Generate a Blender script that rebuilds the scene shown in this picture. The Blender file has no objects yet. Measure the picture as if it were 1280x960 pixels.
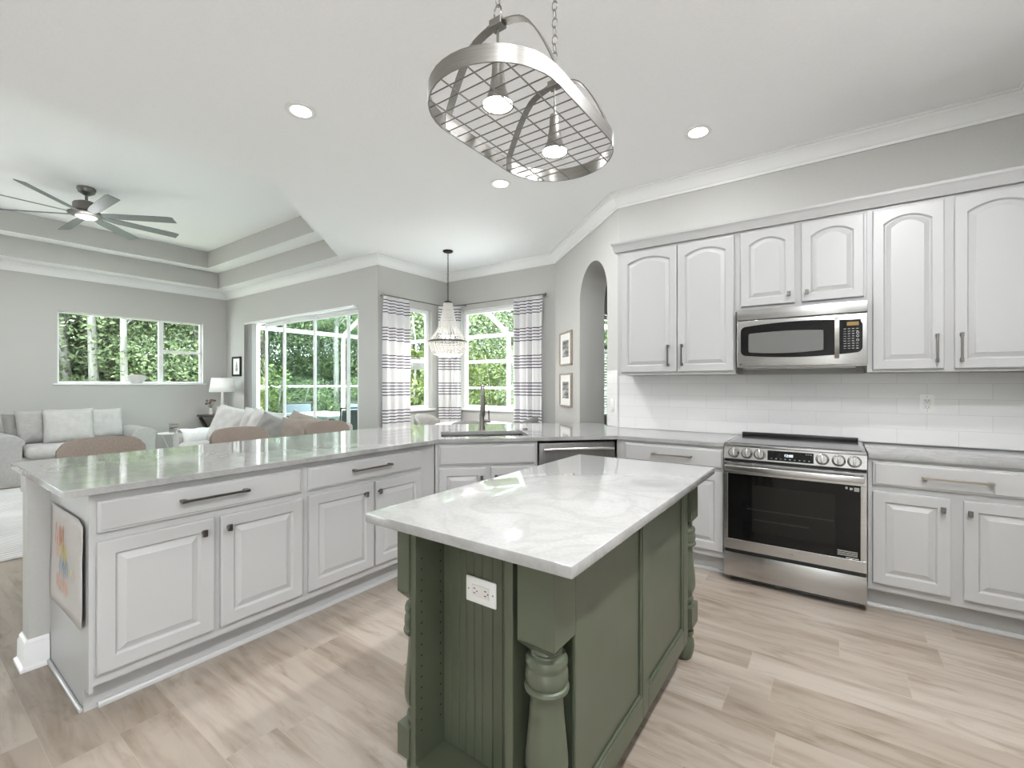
import bpy, bmesh, math, random
from math import sin, cos, pi, sqrt, radians
from mathutils import Vector, Matrix

random.seed(7)
S = bpy.context.scene
COL = S.collection

# ------------------------------------------------------------------ camera, world, exposure
YAW = 35.35
cd = bpy.data.cameras.new('camera')
cam = bpy.data.objects.new('camera', cd)
COL.objects.link(cam)
cam.location = (0, 0, 1.314)
cam.rotation_euler = (pi / 2, 0, radians(YAW))
cd.sensor_width = 36
cd.lens = 36 * 569 / 1280
cd.clip_start = 0.03
S.camera = cam
S.view_settings.view_transform = 'Standard'
S.view_settings.look = 'None'
S.view_settings.gamma = 1
S.view_settings.use_curve_mapping = False
S.view_settings.exposure = 1.0
S.cycles.use_denoising = True
S.cycles.max_bounces = 8
S.cycles.diffuse_bounces = 5
S.cycles.glossy_bounces = 4
S.cycles.transparent_max_bounces = 12
S.cycles.sample_clamp_indirect = 6
S.cycles.caustics_reflective = False
S.cycles.caustics_refractive = False

SKY = 5.4
CAN_W = 8.5
w = bpy.data.worlds.new('sky')
S.world = w
w.use_nodes = True
w.node_tree.nodes['Background'].inputs[0].default_value = (0.86, 0.94, 1.0, 1)
w.node_tree.nodes['Background'].inputs[1].default_value = SKY

sun = bpy.data.lights.new('sun', 'SUN')
sun.energy = 16.0
sun.angle = radians(25)
sun.color = (1, 0.985, 0.96)
so = bpy.data.objects.new('sun', sun)
so.rotation_euler = Vector((-0.45, 1.0, -2.0)).to_track_quat('-Z', 'Y').to_euler()
COL.objects.link(so)


# ------------------------------------------------------------------ materials
def mat(name, color=(0.8, 0.8, 0.8), rough=0.5, metal=0.0, **kw):
    m = bpy.data.materials.new(name)
    m.use_nodes = True
    b = m.node_tree.nodes['Principled BSDF']
    b.inputs['Base Color'].default_value = (*color, 1)
    b.inputs['Roughness'].default_value = rough
    b.inputs['Metallic'].default_value = metal
    for k, v in kw.items():
        b.inputs[k].default_value = v
    return m


def nd(m, typ, **kw):
    n = m.node_tree.nodes.new(typ)
    for k, v in kw.items():
        if k in n.inputs:
            n.inputs[k].default_value = v
        else:
            setattr(n, k, v)
    return n


def lk(m, a, b):
    m.node_tree.links.new(a, b)


def coords(m, scale=(1, 1, 1), kind='Object', rot=(0, 0, 0)):
    t = nd(m, 'ShaderNodeTexCoord')
    mp = nd(m, 'ShaderNodeMapping')
    mp.inputs['Scale'].default_value = scale
    mp.inputs['Rotation'].default_value = rot
    lk(m, t.outputs[kind], mp.inputs['Vector'])
    return mp.outputs['Vector']


def ramp(m, fac, stops):
    r = nd(m, 'ShaderNodeValToRGB')
    e = r.color_ramp.elements
    while len(e) < len(stops):
        e.new(0.5)
    for q, (p, c) in zip(e, stops):
        q.position = p
        q.color = (*c, 1) if len(c) == 3 else c
    lk(m, fac, r.inputs['Fac'])
    return r.outputs['Color']


def bsdf(m):
    return m.node_tree.nodes['Principled BSDF']


def add_bump(m, height, strength=0.1, dist=0.01):
    b = nd(m, 'ShaderNodeBump')
    b.inputs['Strength'].default_value = strength
    b.inputs['Distance'].default_value = dist
    lk(m, height, b.inputs['Height'])
    lk(m, b.outputs['Normal'], bsdf(m).inputs['Normal'])


def noisy(name, c1, c2, scale, rough=0.5, bump=0.0, stretch=(1, 1, 1), detail=4, metal=0.0, **kw):
    m = mat(name, c1, rough, metal, **kw)
    v = coords(m, stretch)
    n = nd(m, 'ShaderNodeTexNoise', Scale=scale, Detail=detail)
    lk(m, v, n.inputs['Vector'])
    lk(m, ramp(m, n.outputs['Fac'], [(0.3, c1), (0.7, c2)]), bsdf(m).inputs['Base Color'])
    if bump:
        add_bump(m, n.outputs['Fac'], bump)
    return m


def mix_rgb(m, fac, a, b, typ='MIX'):
    x = nd(m, 'ShaderNodeMix', data_type='RGBA', blend_type=typ)
    for sock, v in ((x.inputs[0], fac), (x.inputs[6], a), (x.inputs[7], b)):
        if hasattr(v, 'links'):
            lk(m, v, sock)
        elif isinstance(v, (int, float)):
            sock.default_value = v
        else:
            sock.default_value = (*v, 1)
    return x.outputs[2]


M = {}
M['wall'] = noisy('greige_wall_paint', (0.505, 0.50, 0.48), (0.52, 0.515, 0.495), 60, 0.75, 0.04)
M['ceiling'] = noisy('white_ceiling_paint', (0.925, 0.925, 0.935), (0.95, 0.95, 0.96), 90, 0.85, 0.10)
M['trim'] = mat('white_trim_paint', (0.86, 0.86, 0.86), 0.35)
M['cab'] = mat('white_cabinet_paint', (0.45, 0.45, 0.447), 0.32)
M['green'] = noisy('sage_green_paint', (0.076, 0.088, 0.058), (0.084, 0.097, 0.065), 8, 0.36)
M['hole'] = mat('drilled_hole_dark', (0.012, 0.014, 0.012), 0.9)
M['steel'] = noisy('brushed_stainless', (0.47, 0.47, 0.465), (0.54, 0.54, 0.535), 6, 0.25, 0.0, (1, 60, 60), 4, 1.0)
M['nickel'] = noisy('brushed_nickel', (0.25, 0.24, 0.225), (0.32, 0.31, 0.29), 12, 0.34, 0.0, (1, 1, 40), 3, 1.0)
M['bronze'] = mat('gunmetal_hardware', (0.20, 0.185, 0.17), 0.35, 1.0)
M['pull'] = mat('warm_nickel_pull', (0.42, 0.37, 0.31), 0.32, 1.0)
M['darksteel'] = noisy('dark_stainless', (0.16, 0.155, 0.15), (0.21, 0.205, 0.20), 6, 0.3, 0.0, (40, 40, 1), 3, 1.0)
M['chrome'] = mat('polished_steel', (0.5, 0.49, 0.475), 0.16, 1.0)
M['blackglass'] = mat('black_oven_glass', (0.005, 0.005, 0.005), 0.06, **{'Specular IOR Level': 0.28})
M['ovenwindow'] = mat('smoked_oven_window', (0.010, 0.010, 0.009), 0.08, **{'Specular IOR Level': 0.28})
M['cookglass'] = mat('cooktop_ceramic', (0.04, 0.04, 0.042), 0.12)
M['greyglass'] = mat('microwave_window_screen', (0.14, 0.14, 0.135), 0.12)
M['black'] = mat('black_plastic', (0.012, 0.012, 0.012), 0.4)
M['ironblack'] = mat('black_iron', (0.02, 0.019, 0.018), 0.5, 0.6)
M['white'] = mat('white_plastic', (0.82, 0.82, 0.80), 0.35)
M['ink'] = mat('pale_grey_ink', (0.42, 0.42, 0.42), 0.5)
M['fan'] = noisy('grey_fan_blade', (0.165, 0.18, 0.19), (0.21, 0.225, 0.235), 10, 0.45, 0.0, (1, 20, 20))
M['fanmetal'] = mat('brushed_fan_metal', (0.22, 0.21, 0.20), 0.35, 0.9)
M['dark_wood'] = noisy('dark_stained_wood', (0.025, 0.019, 0.016), (0.05, 0.038, 0.03), 10, 0.45, 0, (1, 14, 14))
M['slip'] = noisy('grey_slipcover_linen', (0.385, 0.38, 0.37), (0.44, 0.435, 0.42), 40, 0.9, 0.25)
M['slip_cushion'] = noisy('pale_grey_cushion_linen', (0.47, 0.465, 0.45), (0.54, 0.535, 0.52), 14, 0.9, 0.35)
M['slip_dark'] = noisy('mid_grey_cushion_linen', (0.24, 0.24, 0.23), (0.29, 0.285, 0.275), 14, 0.9, 0.3)
M['taupe'] = noisy('taupe_cushion_linen', (0.26, 0.225, 0.195), (0.31, 0.27, 0.235), 14, 0.9, 0.3)
M['throw'] = noisy('white_knit_throw', (0.70, 0.70, 0.69), (0.82, 0.82, 0.81), 60, 0.95, 0.5)
M['stool'] = noisy('brown_tweed_upholstery', (0.185, 0.15, 0.125), (0.26, 0.215, 0.18), 160, 0.9, 0.2)
M['chairgrey'] = noisy('grey_wicker_weave', (0.23, 0.225, 0.215), (0.33, 0.325, 0.31), 70, 0.8, 0.3)
M['shade'] = mat('white_lamp_shade', (0.86, 0.85, 0.83), 0.8)
M['shade'].node_tree.nodes['Principled BSDF'].inputs['Emission Color'].default_value = (1, 0.97, 0.92, 1)
M['shade'].node_tree.nodes['Principled BSDF'].inputs['Emission Strength'].default_value = 0.06
M['paper'] = noisy('drawing_paper', (0.50, 0.475, 0.455), (0.54, 0.515, 0.495), 5, 0.8)
M['matboard'] = mat('white_mat_board', (0.80, 0.79, 0.76), 0.7)
M['woodframe'] = noisy('greyed_wood_frame', (0.30, 0.25, 0.21), (0.40, 0.34, 0.28), 14, 0.5, 0, (1, 1, 8))
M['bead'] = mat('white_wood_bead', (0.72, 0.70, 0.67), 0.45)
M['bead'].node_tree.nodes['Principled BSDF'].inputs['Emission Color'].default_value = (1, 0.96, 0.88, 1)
M['bead'].node_tree.nodes['Principled BSDF'].inputs['Emission Strength'].default_value = 0.03  # faint glow put into the beads themselves
M['ceramic'] = mat('white_ceramic', (0.74, 0.72, 0.70), 0.3)
M['chairdark'] = mat('charcoal_sling_chair', (0.03, 0.03, 0.03), 0.5)
M['patiogrey'] = mat('slate_blue_sling', (0.13, 0.15, 0.18), 0.7)
M['alu'] = mat('white_aluminium', (0.55, 0.56, 0.56), 0.4)
M['plaster_pot'] = mat('weathered_grey_planter', (0.33, 0.31, 0.29), 0.8)
M['bark'] = noisy('grey_bark', (0.16, 0.15, 0.14), (0.34, 0.33, 0.32), 9, 0.9, 0.5, (1, 1, 0.3))
M['blindgrey'] = mat('grey_blind_vane', (0.36, 0.355, 0.345), 0.8)
M['deck'] = noisy('pale_deck', (0.70, 0.69, 0.68), (0.76, 0.75, 0.74), 4, 0.8)
M['lawn'] = noisy('forest_floor', (0.16, 0.20, 0.09), (0.26, 0.29, 0.15), 3, 0.95, 0.3)


def emit(name, color, strength):
    m = mat(name, color, 0.5)
    b = bsdf(m)
    b.inputs['Emission Color'].default_value = (*color, 1)
    b.inputs['Emission Strength'].default_value = strength
    return m


M['lens'] = emit('lit_downlight_lens', (1, 0.98, 0.95), 7)
M['bulb'] = emit('lit_bulb', (1, 0.97, 0.92), 9)
M['fanlens'] = emit('dim_fan_lens', (0.9, 0.9, 0.88), 0.35)
M['softbulb'] = emit('soft_lit_bulb', (1, 0.97, 0.92), 1.6)
M['digits'] = emit('lit_clock_digits', (0.75, 0.85, 0.9), 0.9)
M['amber'] = emit('amber_display', (0.22, 0.14, 0.04), 0.1)

# window glass: clear, a little reflective
m = bpy.data.materials.new('window_glass')
m.use_nodes = True
nt = m.node_tree
nt.nodes.clear()
o_ = nt.nodes.new('ShaderNodeOutputMaterial')
tr = nt.nodes.new('ShaderNodeBsdfTransparent')
tr.inputs[0].default_value = (0.93, 0.96, 0.95, 1)
gl = nt.nodes.new('ShaderNodeBsdfGlossy')
gl.inputs['Roughness'].default_value = 0.02
lw = nt.nodes.new('ShaderNodeLayerWeight')
lw.inputs[0].default_value = 0.5
pw_ = nt.nodes.new('ShaderNodeMath')
pw_.operation = 'POWER'
pw_.inputs[1].default_value = 4.0
ml_ = nt.nodes.new('ShaderNodeMath')
ml_.operation = 'MULTIPLY_ADD'
ml_.inputs[1].default_value = 0.35
ml_.inputs[2].default_value = 0.025
nt.links.new(lw.outputs['Facing'], pw_.inputs[0])
nt.links.new(pw_.outputs[0], ml_.inputs[0])
mx = nt.nodes.new('ShaderNodeMixShader')
nt.links.new(ml_.outputs[0], mx.inputs[0])
nt.links.new(tr.outputs[0], mx.inputs[1])
nt.links.new(gl.outputs[0], mx.inputs[2])
nt.links.new(mx.outputs[0], o_.inputs[0])
M['glass'] = m
m2 = m.copy()
m2.name = 'green_tinted_door_glass'
for n_ in m2.node_tree.nodes:
    if n_.type == 'BSDF_TRANSPARENT':
        n_.inputs[0].default_value = (0.80, 0.89, 0.86, 1)
M['doorglass'] = m2

# clear table glass shares the look
M['tableglass'] = m

# quartz worktop
m = mat('white_quartz', (0.8, 0.8, 0.79), 0.06)
v = coords(m, (1, 1, 1))
n1 = nd(m, 'ShaderNodeTexNoise', Scale=3.4, Detail=8, Distortion=1.6)
lk(m, v, n1.inputs['Vector'])
n2 = nd(m, 'ShaderNodeTexNoise', Scale=85, Detail=3)
lk(m, v, n2.inputs['Vector'])
c1 = ramp(m, n1.outputs['Fac'], [(0.36, (0.345, 0.342, 0.336)), (0.46, (0.31, 0.307, 0.30)), (0.52, (0.345, 0.342, 0.337)), (0.62, (0.365, 0.362, 0.356))])
c2 = ramp(m, n2.outputs['Fac'], [(0.35, (0.93, 0.93, 0.925)), (0.6, (1, 1, 1))])
lk(m, mix_rgb(m, 1.0, c1, c2, 'MULTIPLY'), bsdf(m).inputs['Base Color'])
M['quartz'] = m

def math_node0(m, a, k):
    n = nd(m, 'ShaderNodeMath', operation='MULTIPLY')
    lk(m, a, n.inputs[0])
    n.inputs[1].default_value = k
    return n.outputs[0]


# plank floor: boards run along X
m = mat('light_oak_planks', (0.5, 0.43, 0.35), 0.33)
v = coords(m)
br = nd(m, 'ShaderNodeTexBrick', Scale=1.0)
br.inputs['Color1'].default_value = (0, 0, 0, 1)
br.inputs['Color2'].default_value = (1, 1, 1, 1)
br.inputs['Mortar'].default_value = (0.5, 0.5, 0.5, 1)
br.inputs['Mortar Size'].default_value = 0.0008
br.inputs['Mortar Smooth'].default_value = 0.0
br.inputs['Bias'].default_value = 0.0
br.inputs['Brick Width'].default_value = 1.22
br.inputs['Row Height'].default_value = 0.18
br.offset = 0.0
br.offset_frequency = 2
sep = nd(m, 'ShaderNodeSeparateXYZ')
lk(m, v, sep.inputs[0])


def mnode(op, a, b=None):
    n = nd(m, 'ShaderNodeMath', operation=op)
    for q, val in ((n.inputs[0], a), (n.inputs[1], b)):
        if val is not None:
            if hasattr(val, 'links'):
                lk(m, val, q)
            else:
                q.default_value = val
    return n.outputs[0]


row = mnode('FLOOR', mnode('DIVIDE', sep.outputs[1], 0.18))
shift = mnode('MULTIPLY', mnode('FRACT', mnode('MULTIPLY', mnode('SINE', mnode('MULTIPLY', row, 12.9898)), 43.7585)), 1.22)
cv = nd(m, 'ShaderNodeCombineXYZ')
lk(m, mnode('ADD', sep.outputs[0], shift), cv.inputs[0])
lk(m, sep.outputs[1], cv.inputs[1])
lk(m, cv.outputs[0], br.inputs['Vector'])
# per-board offset for the grain
mul = nd(m, 'ShaderNodeMath', operation='MULTIPLY')
lk(m, br.outputs['Color'], mul.inputs[0])
mul.inputs[1].default_value = 37.0
cmb = nd(m, 'ShaderNodeCombineXYZ')
sx = nd(m, 'ShaderNodeMath', operation='MULTIPLY')
sx.inputs[1].default_value = 1.3
lk(m, sep.outputs[0], sx.inputs[0])
sy = nd(m, 'ShaderNodeMath', operation='MULTIPLY')
sy.inputs[1].default_value = 10.0
lk(m, sep.outputs[1], sy.inputs[0])
lk(m, sx.outputs[0], cmb.inputs[0])
lk(m, sy.outputs[0], cmb.inputs[1])
lk(m, mul.outputs[0], cmb.inputs[2])
g1 = nd(m, 'ShaderNodeTexNoise', Scale=1.5, Detail=9, Roughness=0.6, Distortion=0.35)
lk(m, cmb.outputs[0], g1.inputs['Vector'])
tone = ramp(m, br.outputs['Color'], [(0.0, (0.31, 0.26, 0.214)), (0.5, (0.362, 0.31, 0.262)), (1.0, (0.412, 0.362, 0.312))])
grain = ramp(m, g1.outputs['Fac'], [(0.26, (0.55, 0.51, 0.46)), (0.40, (0.80, 0.77, 0.735)), (0.53, (0.99, 0.985, 0.98)), (0.74, (1.09, 1.09, 1.085))])
col = mix_rgb(m, 1.0, tone, grain, 'MULTIPLY')
cm2 = nd(m, 'ShaderNodeCombineXYZ')
s2x = math_node0(m, sep.outputs[0], 2.0)
s2y = math_node0(m, sep.outputs[1], 6.5)
lk(m, s2x, cm2.inputs[0])
lk(m, s2y, cm2.inputs[1])
lk(m, mul.outputs[0], cm2.inputs[2])
g2 = nd(m, 'ShaderNodeTexNoise', Scale=1.1, Detail=6, Roughness=0.65, Distortion=1.2)
lk(m, cm2.outputs[0], g2.inputs['Vector'])
knots = ramp(m, g2.outputs['Fac'], [(0.26, (0.52, 0.46, 0.39)), (0.36, (0.80, 0.77, 0.72)), (0.45, (1, 1, 1))])
col = mix_rgb(m, 0.85, col, knots, 'MULTIPLY')
col = mix_rgb(m, br.outputs['Fac'], col, (0.40, 0.34, 0.28))
lk(m, col, bsdf(m).inputs['Base Color'])
add_bump(m, g1.outputs['Fac'], 0.04)
M['floor'] = m

# white subway tile (x along the wall, z up, in object space)
m = mat('white_subway_tile', (0.8, 0.8, 0.79), 0.22)
t = nd(m, 'ShaderNodeTexCoord')
sp = nd(m, 'ShaderNodeSeparateXYZ')
lk(m, t.outputs['Object'], sp.inputs[0])
cb = nd(m, 'ShaderNodeCombineXYZ')
lk(m, sp.outputs[0], cb.inputs[0])
lk(m, sp.outputs[2], cb.inputs[1])
br = nd(m, 'ShaderNodeTexBrick', Scale=1.0)
br.inputs['Color1'].default_value = (0.74, 0.737, 0.73, 1)
br.inputs['Color2'].default_value = (0.77, 0.767, 0.76, 1)
br.inputs['Mortar'].default_value = (0.63, 0.626, 0.62, 1)
br.inputs['Mortar Size'].default_value = 0.0016
br.inputs['Brick Width'].default_value = 0.30
br.inputs['Row Height'].default_value = 0.1
lk(m, cb.outputs[0], br.inputs['Vector'])
lk(m, br.outputs['Color'], bsdf(m).inputs['Base Color'])
add_bump(m, br.outputs['Fac'], -0.2, 0.004)
M['tile'] = m

# striped curtain (horizontal stripe groups by height, world z)
m = mat('white_curtain_with_navy_stripes', (0.8, 0.8, 0.8), 0.85)
t = nd(m, 'ShaderNodeTexCoord')
sp = nd(m, 'ShaderNodeSeparateXYZ')
lk(m, t.outputs['Object'], sp.inputs[0])


def math_node(m, op, a, b=None):
    n = nd(m, 'ShaderNodeMath', operation=op)
    for s, v in ((n.inputs[0], a), (n.inputs[1], b)):
        if v is None:
            continue
        if hasattr(v, 'links'):
            lk(m, v, s)
        else:
            s.default_value = v
    return n.outputs[0]


zz = math_node(m, 'SUBTRACT', 2.472, sp.outputs[2])
grp = math_node(m, 'MODULO', zz, 0.3745)
inside = math_node(m, 'LESS_THAN', grp, 0.205)
st = math_node(m, 'MODULO', grp, 0.0415)
a1 = math_node(m, 'GREATER_THAN', st, 0.0145)
a2 = math_node(m, 'LESS_THAN', st, 0.0275)
pos = math_node(m, 'GREATER_THAN', zz, 0.0)
k = math_node(m, 'MULTIPLY', math_node(m, 'MULTIPLY', inside, a1), math_node(m, 'MULTIPLY', a2, pos))
lk(m, mix_rgb(m, k, (0.72, 0.715, 0.72), (0.035, 0.035, 0.06)), bsdf(m).inputs['Base Color'])
bsdf(m).inputs['Subsurface Weight'].default_value = 0.0
M['curtain'] = m

# rug
m = mat('pale_patterned_rug', (0.6, 0.6, 0.58), 0.95)
v = coords(m, (1, 1, 1))
wv = nd(m, 'ShaderNodeTexWave', Scale=5.0, Distortion=3.0)
wv.inputs['Detail'].default_value = 2
lk(m, v, wv.inputs['Vector'])
nz = nd(m, 'ShaderNodeTexNoise', Scale=2.2, Detail=4)
lk(m, v, nz.inputs['Vector'])
ca = ramp(m, wv.outputs['Fac'], [(0.35, (0.50, 0.49, 0.48)), (0.65, (0.66, 0.65, 0.645))])
cb_ = ramp(m, nz.outputs['Fac'], [(0.35, (0.82, 0.82, 0.82)), (0.65, (1.02, 1.01, 1.0))])
lk(m, mix_rgb(m, 1.0, ca, cb_, 'MULTIPLY'), bsdf(m).inputs['Base Color'])
add_bump(m, wv.outputs['Fac'], 0.4)
M['rug'] = m

# photo prints
m = mat('grey_seascape_print', (0.3, 0.3, 0.3), 0.4)
v = coords(m, (3, 3, 16))
nz = nd(m, 'ShaderNodeTexNoise', Scale=1.3, Detail=5)
lk(m, v, nz.inputs['Vector'])
lk(m, ramp(m, nz.outputs['Fac'], [(0.35, (0.05, 0.05, 0.05)), (0.5, (0.22, 0.22, 0.21)), (0.65, (0.55, 0.55, 0.53))]), bsdf(m).inputs['Base Color'])
M['print'] = m


def leaf_mat(name, cols, rough=0.55, trans=0.35):
    m = mat(name, cols[0], rough)
    gi = nd(m, 'ShaderNodeNewGeometry')
    v = coords(m, (1, 1, 1))
    nz = nd(m, 'ShaderNodeTexNoise', Scale=1.1, Detail=3)
    lk(m, v, nz.inputs['Vector'])
    add = math_node(m, 'ADD', math_node(m, 'MULTIPLY', gi.outputs['Random Per Island'], 0.55), math_node(m, 'MULTIPLY', nz.outputs['Fac'], 0.5))
    c = ramp(m, add, [(0.2, cols[0]), (0.5, cols[1]), (0.85, cols[2])])
    lk(m, c, bsdf(m).inputs['Base Color'])
    tl = nd(m, 'ShaderNodeBsdfTranslucent')
    lk(m, c, tl.inputs['Color'])
    mixs = nd(m, 'ShaderNodeMixShader')
    mixs.inputs[0].default_value = trans
    out = m.node_tree.nodes['Material Output']
    lk(m, bsdf(m).outputs[0], mixs.inputs[1])
    lk(m, tl.outputs[0], mixs.inputs[2])
    lk(m, mixs.outputs[0], out.inputs[0])
    return m


M['leaf_blue'] = leaf_mat('bluish_forest_leaf', [(0.058, 0.110, 0.080), (0.106, 0.176, 0.128), (0.176, 0.248, 0.190)])
M['leaf_mid'] = leaf_mat('mid_green_leaf', [(0.078, 0.126, 0.052), (0.153, 0.212, 0.103), (0.252, 0.299, 0.164)])
M['leaf_bright'] = leaf_mat('yellow_green_leaf', [(0.035, 0.070, 0.011), (0.095, 0.140, 0.023), (0.180, 0.219, 0.077)])
M['leaf_dark'] = leaf_mat('dark_green_leaf', [(0.03, 0.08, 0.03), (0.08, 0.17, 0.07), (0.17, 0.29, 0.13)])


# ------------------------------------------------------------------ mesh builder
class MB:
    def __init__(self):
        self.bm = bmesh.new()

    def _add(self, verts, faces):
        vs = [self.bm.verts.new(v) for v in verts]
        fs = []
        for f in faces:
            try:
                fs.append(self.bm.faces.new([vs[i] for i in f]))
            except ValueError:
                pass
        return vs, fs

    def box(self, x0, y0, z0, x1, y1, z1, bev=0.0, seg=2, mtx=None):
        vv = [(x0, y0, z0), (x1, y0, z0), (x1, y1, z0), (x0, y1, z0), (x0, y0, z1), (x1, y0, z1), (x1, y1, z1), (x0, y1, z1)]
        ff = [(3, 2, 1, 0), (4, 5, 6, 7), (0, 1, 5, 4), (1, 2, 6, 5), (2, 3, 7, 6), (3, 0, 4, 7)]
        vs, fs = self._add(vv, ff)
        new = vs
        if bev > 0:
            es = list({e for f in fs for e in f.edges})
            r = bmesh.ops.bevel(self.bm, geom=es, offset=bev, segments=seg, profile=0.5, affect='EDGES')
            new = list({v for f in r['faces'] for v in f.verts} | {v for v in vs if v.is_valid})
        if mtx is not None:
            bmesh.ops.transform(self.bm, matrix=mtx, verts=new)
        return self

    def cbox(self, c, s, bev=0.0, seg=2, rot=None):
        """box by centre and size, optional rotation matrix"""
        mtx = Matrix.Translation(c) @ (rot.to_4x4() if rot is not None else Matrix())
        a, b, d = s[0] / 2, s[1] / 2, s[2] / 2
        return self.box(-a, -b, -d, a, b, d, bev, seg, mtx)

    def prism(self, pts, axis, a, b):
        """extrude a 2D outline along axis ('x': pts are (y,z); 'y': (x,z); 'z': (x,y))"""
        def P(p, t):
            return {'x': (t, p[0], p[1]), 'y': (p[0], t, p[1]), 'z': (p[0], p[1], t)}[axis]
        n = len(pts)
        vv = [P(p, a) for p in pts] + [P(p, b) for p in pts]
        ff = [tuple(range(n))[::-1], tuple(range(n, 2 * n))] + [(i, (i + 1) % n, n + (i + 1) % n, n + i) for i in range(n)]
        self._add(vv, ff)
        return self

    def lathe(self, prof, c=(0, 0, 0), seg=24, mtx=None, caps=True):
        vv, ff = [], []
        for r, z in prof:
            for k in range(seg):
                t = 2 * pi * k / seg
                vv.append((c[0] + r * cos(t), c[1] + r * sin(t), c[2] + z))
        for i in range(len(prof) - 1):
            for k in range(seg):
                k2 = (k + 1) % seg
                ff.append((i * seg + k, i * seg + k2, (i + 1) * seg + k2, (i + 1) * seg + k))
        if caps:
            ff.append(tuple(range(seg))[::-1])
            ff.append(tuple((len(prof) - 1) * seg + k for k in range(seg)))
        vs, fs = self._add(vv, ff)
        if mtx is not None:
            bmesh.ops.transform(self.bm, matrix=mtx, verts=vs)
        return self

    def tube(self, path, r, seg=8, closed=False, radii=None):
        path = [Vector(p) for p in path]
        n = len(path)
        rings = []
        up = Vector((0.013, 0.027, 1))
        for i, p in enumerate(path):
            a = path[i - 1] if (i > 0 or closed) else p
            b = path[(i + 1) % n] if (i < n - 1 or closed) else p
            d = (b - a).normalized()
            u = d.cross(up)
            if u.length < 0.05:
                u = d.cross(Vector((1, 0.1, 0)))
            u.normalize()
            w_ = u.cross(d).normalized()
            rr = radii[i] if radii else r
            rings.append([self.bm.verts.new(p + (u * cos(2 * pi * k / seg) + w_ * sin(2 * pi * k / seg)) * rr) for k in range(seg)])
        for i in range(n if closed else n - 1):
            A, B = rings[i], rings[(i + 1) % n]
            for k in range(seg):
                try:
                    self.bm.faces.new((A[k], A[(k + 1) % seg], B[(k + 1) % seg], B[k]))
                except ValueError:
                    pass
        if not closed:
            self.bm.faces.new(rings[0][::-1])
            self.bm.faces.new(rings[-1])
        return self

    def strip(self, path, width_dir, wid, thick):
        """flat bar: path points swept with a rectangle (wid along width_dir, thick across)"""
        path = [Vector(p) for p in path]
        wd = Vector(width_dir).normalized()
        rings = []
        for i, p in enumerate(path):
            a = path[max(i - 1, 0)]
            b = path[min(i + 1, len(path) - 1)]
            d = (b - a).normalized()
            nrm = d.cross(wd).normalized()
            rings.append([self.bm.verts.new(p + wd * wid * s / 2 + nrm * thick * q / 2) for s, q in ((-1, -1), (1, -1), (1, 1), (-1, 1))])
        for A, B in zip(rings, rings[1:]):
            for k in range(4):
                self.bm.faces.new((A[k], A[(k + 1) % 4], B[(k + 1) % 4], B[k]))
        self.bm.faces.new(rings[0][::-1])
        self.bm.faces.new(rings[-1])
        return self

    def sphere(self, c, r, seg=12, scale=(1, 1, 1)):
        res = bmesh.ops.create_uvsphere(self.bm, u_segments=seg, v_segments=max(6, seg // 2), radius=r)
        bmesh.ops.transform(self.bm, matrix=Matrix.Translation(c) @ Matrix.Diagonal((*scale, 1)), verts=res['verts'])
        return self

    def pillow(self, wd, ht, th, mtx=Matrix(), n=14, droop=0.0, seed=0):
        rnd = random.Random(seed)
        ph = [rnd.uniform(0, 6.28) for _ in range(4)]
        vv = [[], []]
        for sgn, lst in ((1, vv[0]), (-1, vv[1])):
            for j in range(n + 1):
                for i in range(n + 1):
                    u, v = 2 * i / n - 1, 2 * j / n - 1
                    e = (max(0, 1 - u ** 4) * max(0, 1 - v ** 4)) ** 0.5
                    pin = 1 - 0.06 * (1 - abs(u)) * v * v if abs(u) < 1 else 1
                    x = u * wd / 2 * (1 - 0.05 * (1 - v * v)) if False else u * wd / 2 * (1 - 0.05 * max(0, 1 - v * v) * abs(u))
                    z = v * ht / 2 * (1 - 0.05 * max(0, 1 - u * u) * abs(v))
                    wr = 0.07 * sin(6 * u + ph[0] + 2 * v) * sin(5 * v + ph[1]) + 0.05 * sin(11 * u - 7 * v + ph[2])
                    y = sgn * th / 2 * e * (1 + wr)
                    lst.append((x, y, z - droop * e * abs(u)))
        N = n + 1
        for lst, flip in ((vv[0], True), (vv[1], False)):
            vs = [self.bm.verts.new(mtx @ Vector(p)) for p in lst]
            for j in range(n):
                for i in range(n):
                    q = (vs[j * N + i], vs[j * N + i + 1], vs[(j + 1) * N + i + 1], vs[(j + 1) * N + i])
                    self.bm.faces.new(q[::-1] if flip else q)
        bmesh.ops.remove_doubles(self.bm, verts=self.bm.verts[:], dist=1e-5)
        return self

    def build(self, name, m, parent=None, smooth=35, fix=True):
        me = bpy.data.meshes.new(name)
        if fix:
            bmesh.ops.recalc_face_normals(self.bm, faces=self.bm.faces[:])
        self.bm.to_mesh(me)
        self.bm.free()
        me.materials.append(m)
        if smooth:
            me.shade_smooth()
            me.set_sharp_from_angle(angle=radians(smooth))
        o = bpy.data.objects.new(name, me)
        COL.objects.link(o)
        if parent is not None:
            o.parent = parent
        return o


def tag(o, label, cat, group=None, kind=None):
    o['label'] = label
    o['category'] = cat
    if group:
        o['group'] = group
    if kind:
        o['kind'] = kind
    return o


def struct(o, label=None):
    o['kind'] = 'structure'
    if label:
        o['label'] = label
        o['category'] = o.name.split('_')[0]
    return o


def thing(name, label, cat, loc=(0, 0, 0), rz=0.0, group=None):
    o = bpy.data.objects.new(name, None)
    o.empty_display_size = 0.1
    COL.objects.link(o)
    o.location = loc
    o.rotation_euler = (0, 0, rz)
    return tag(o, label, cat, group)


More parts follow.
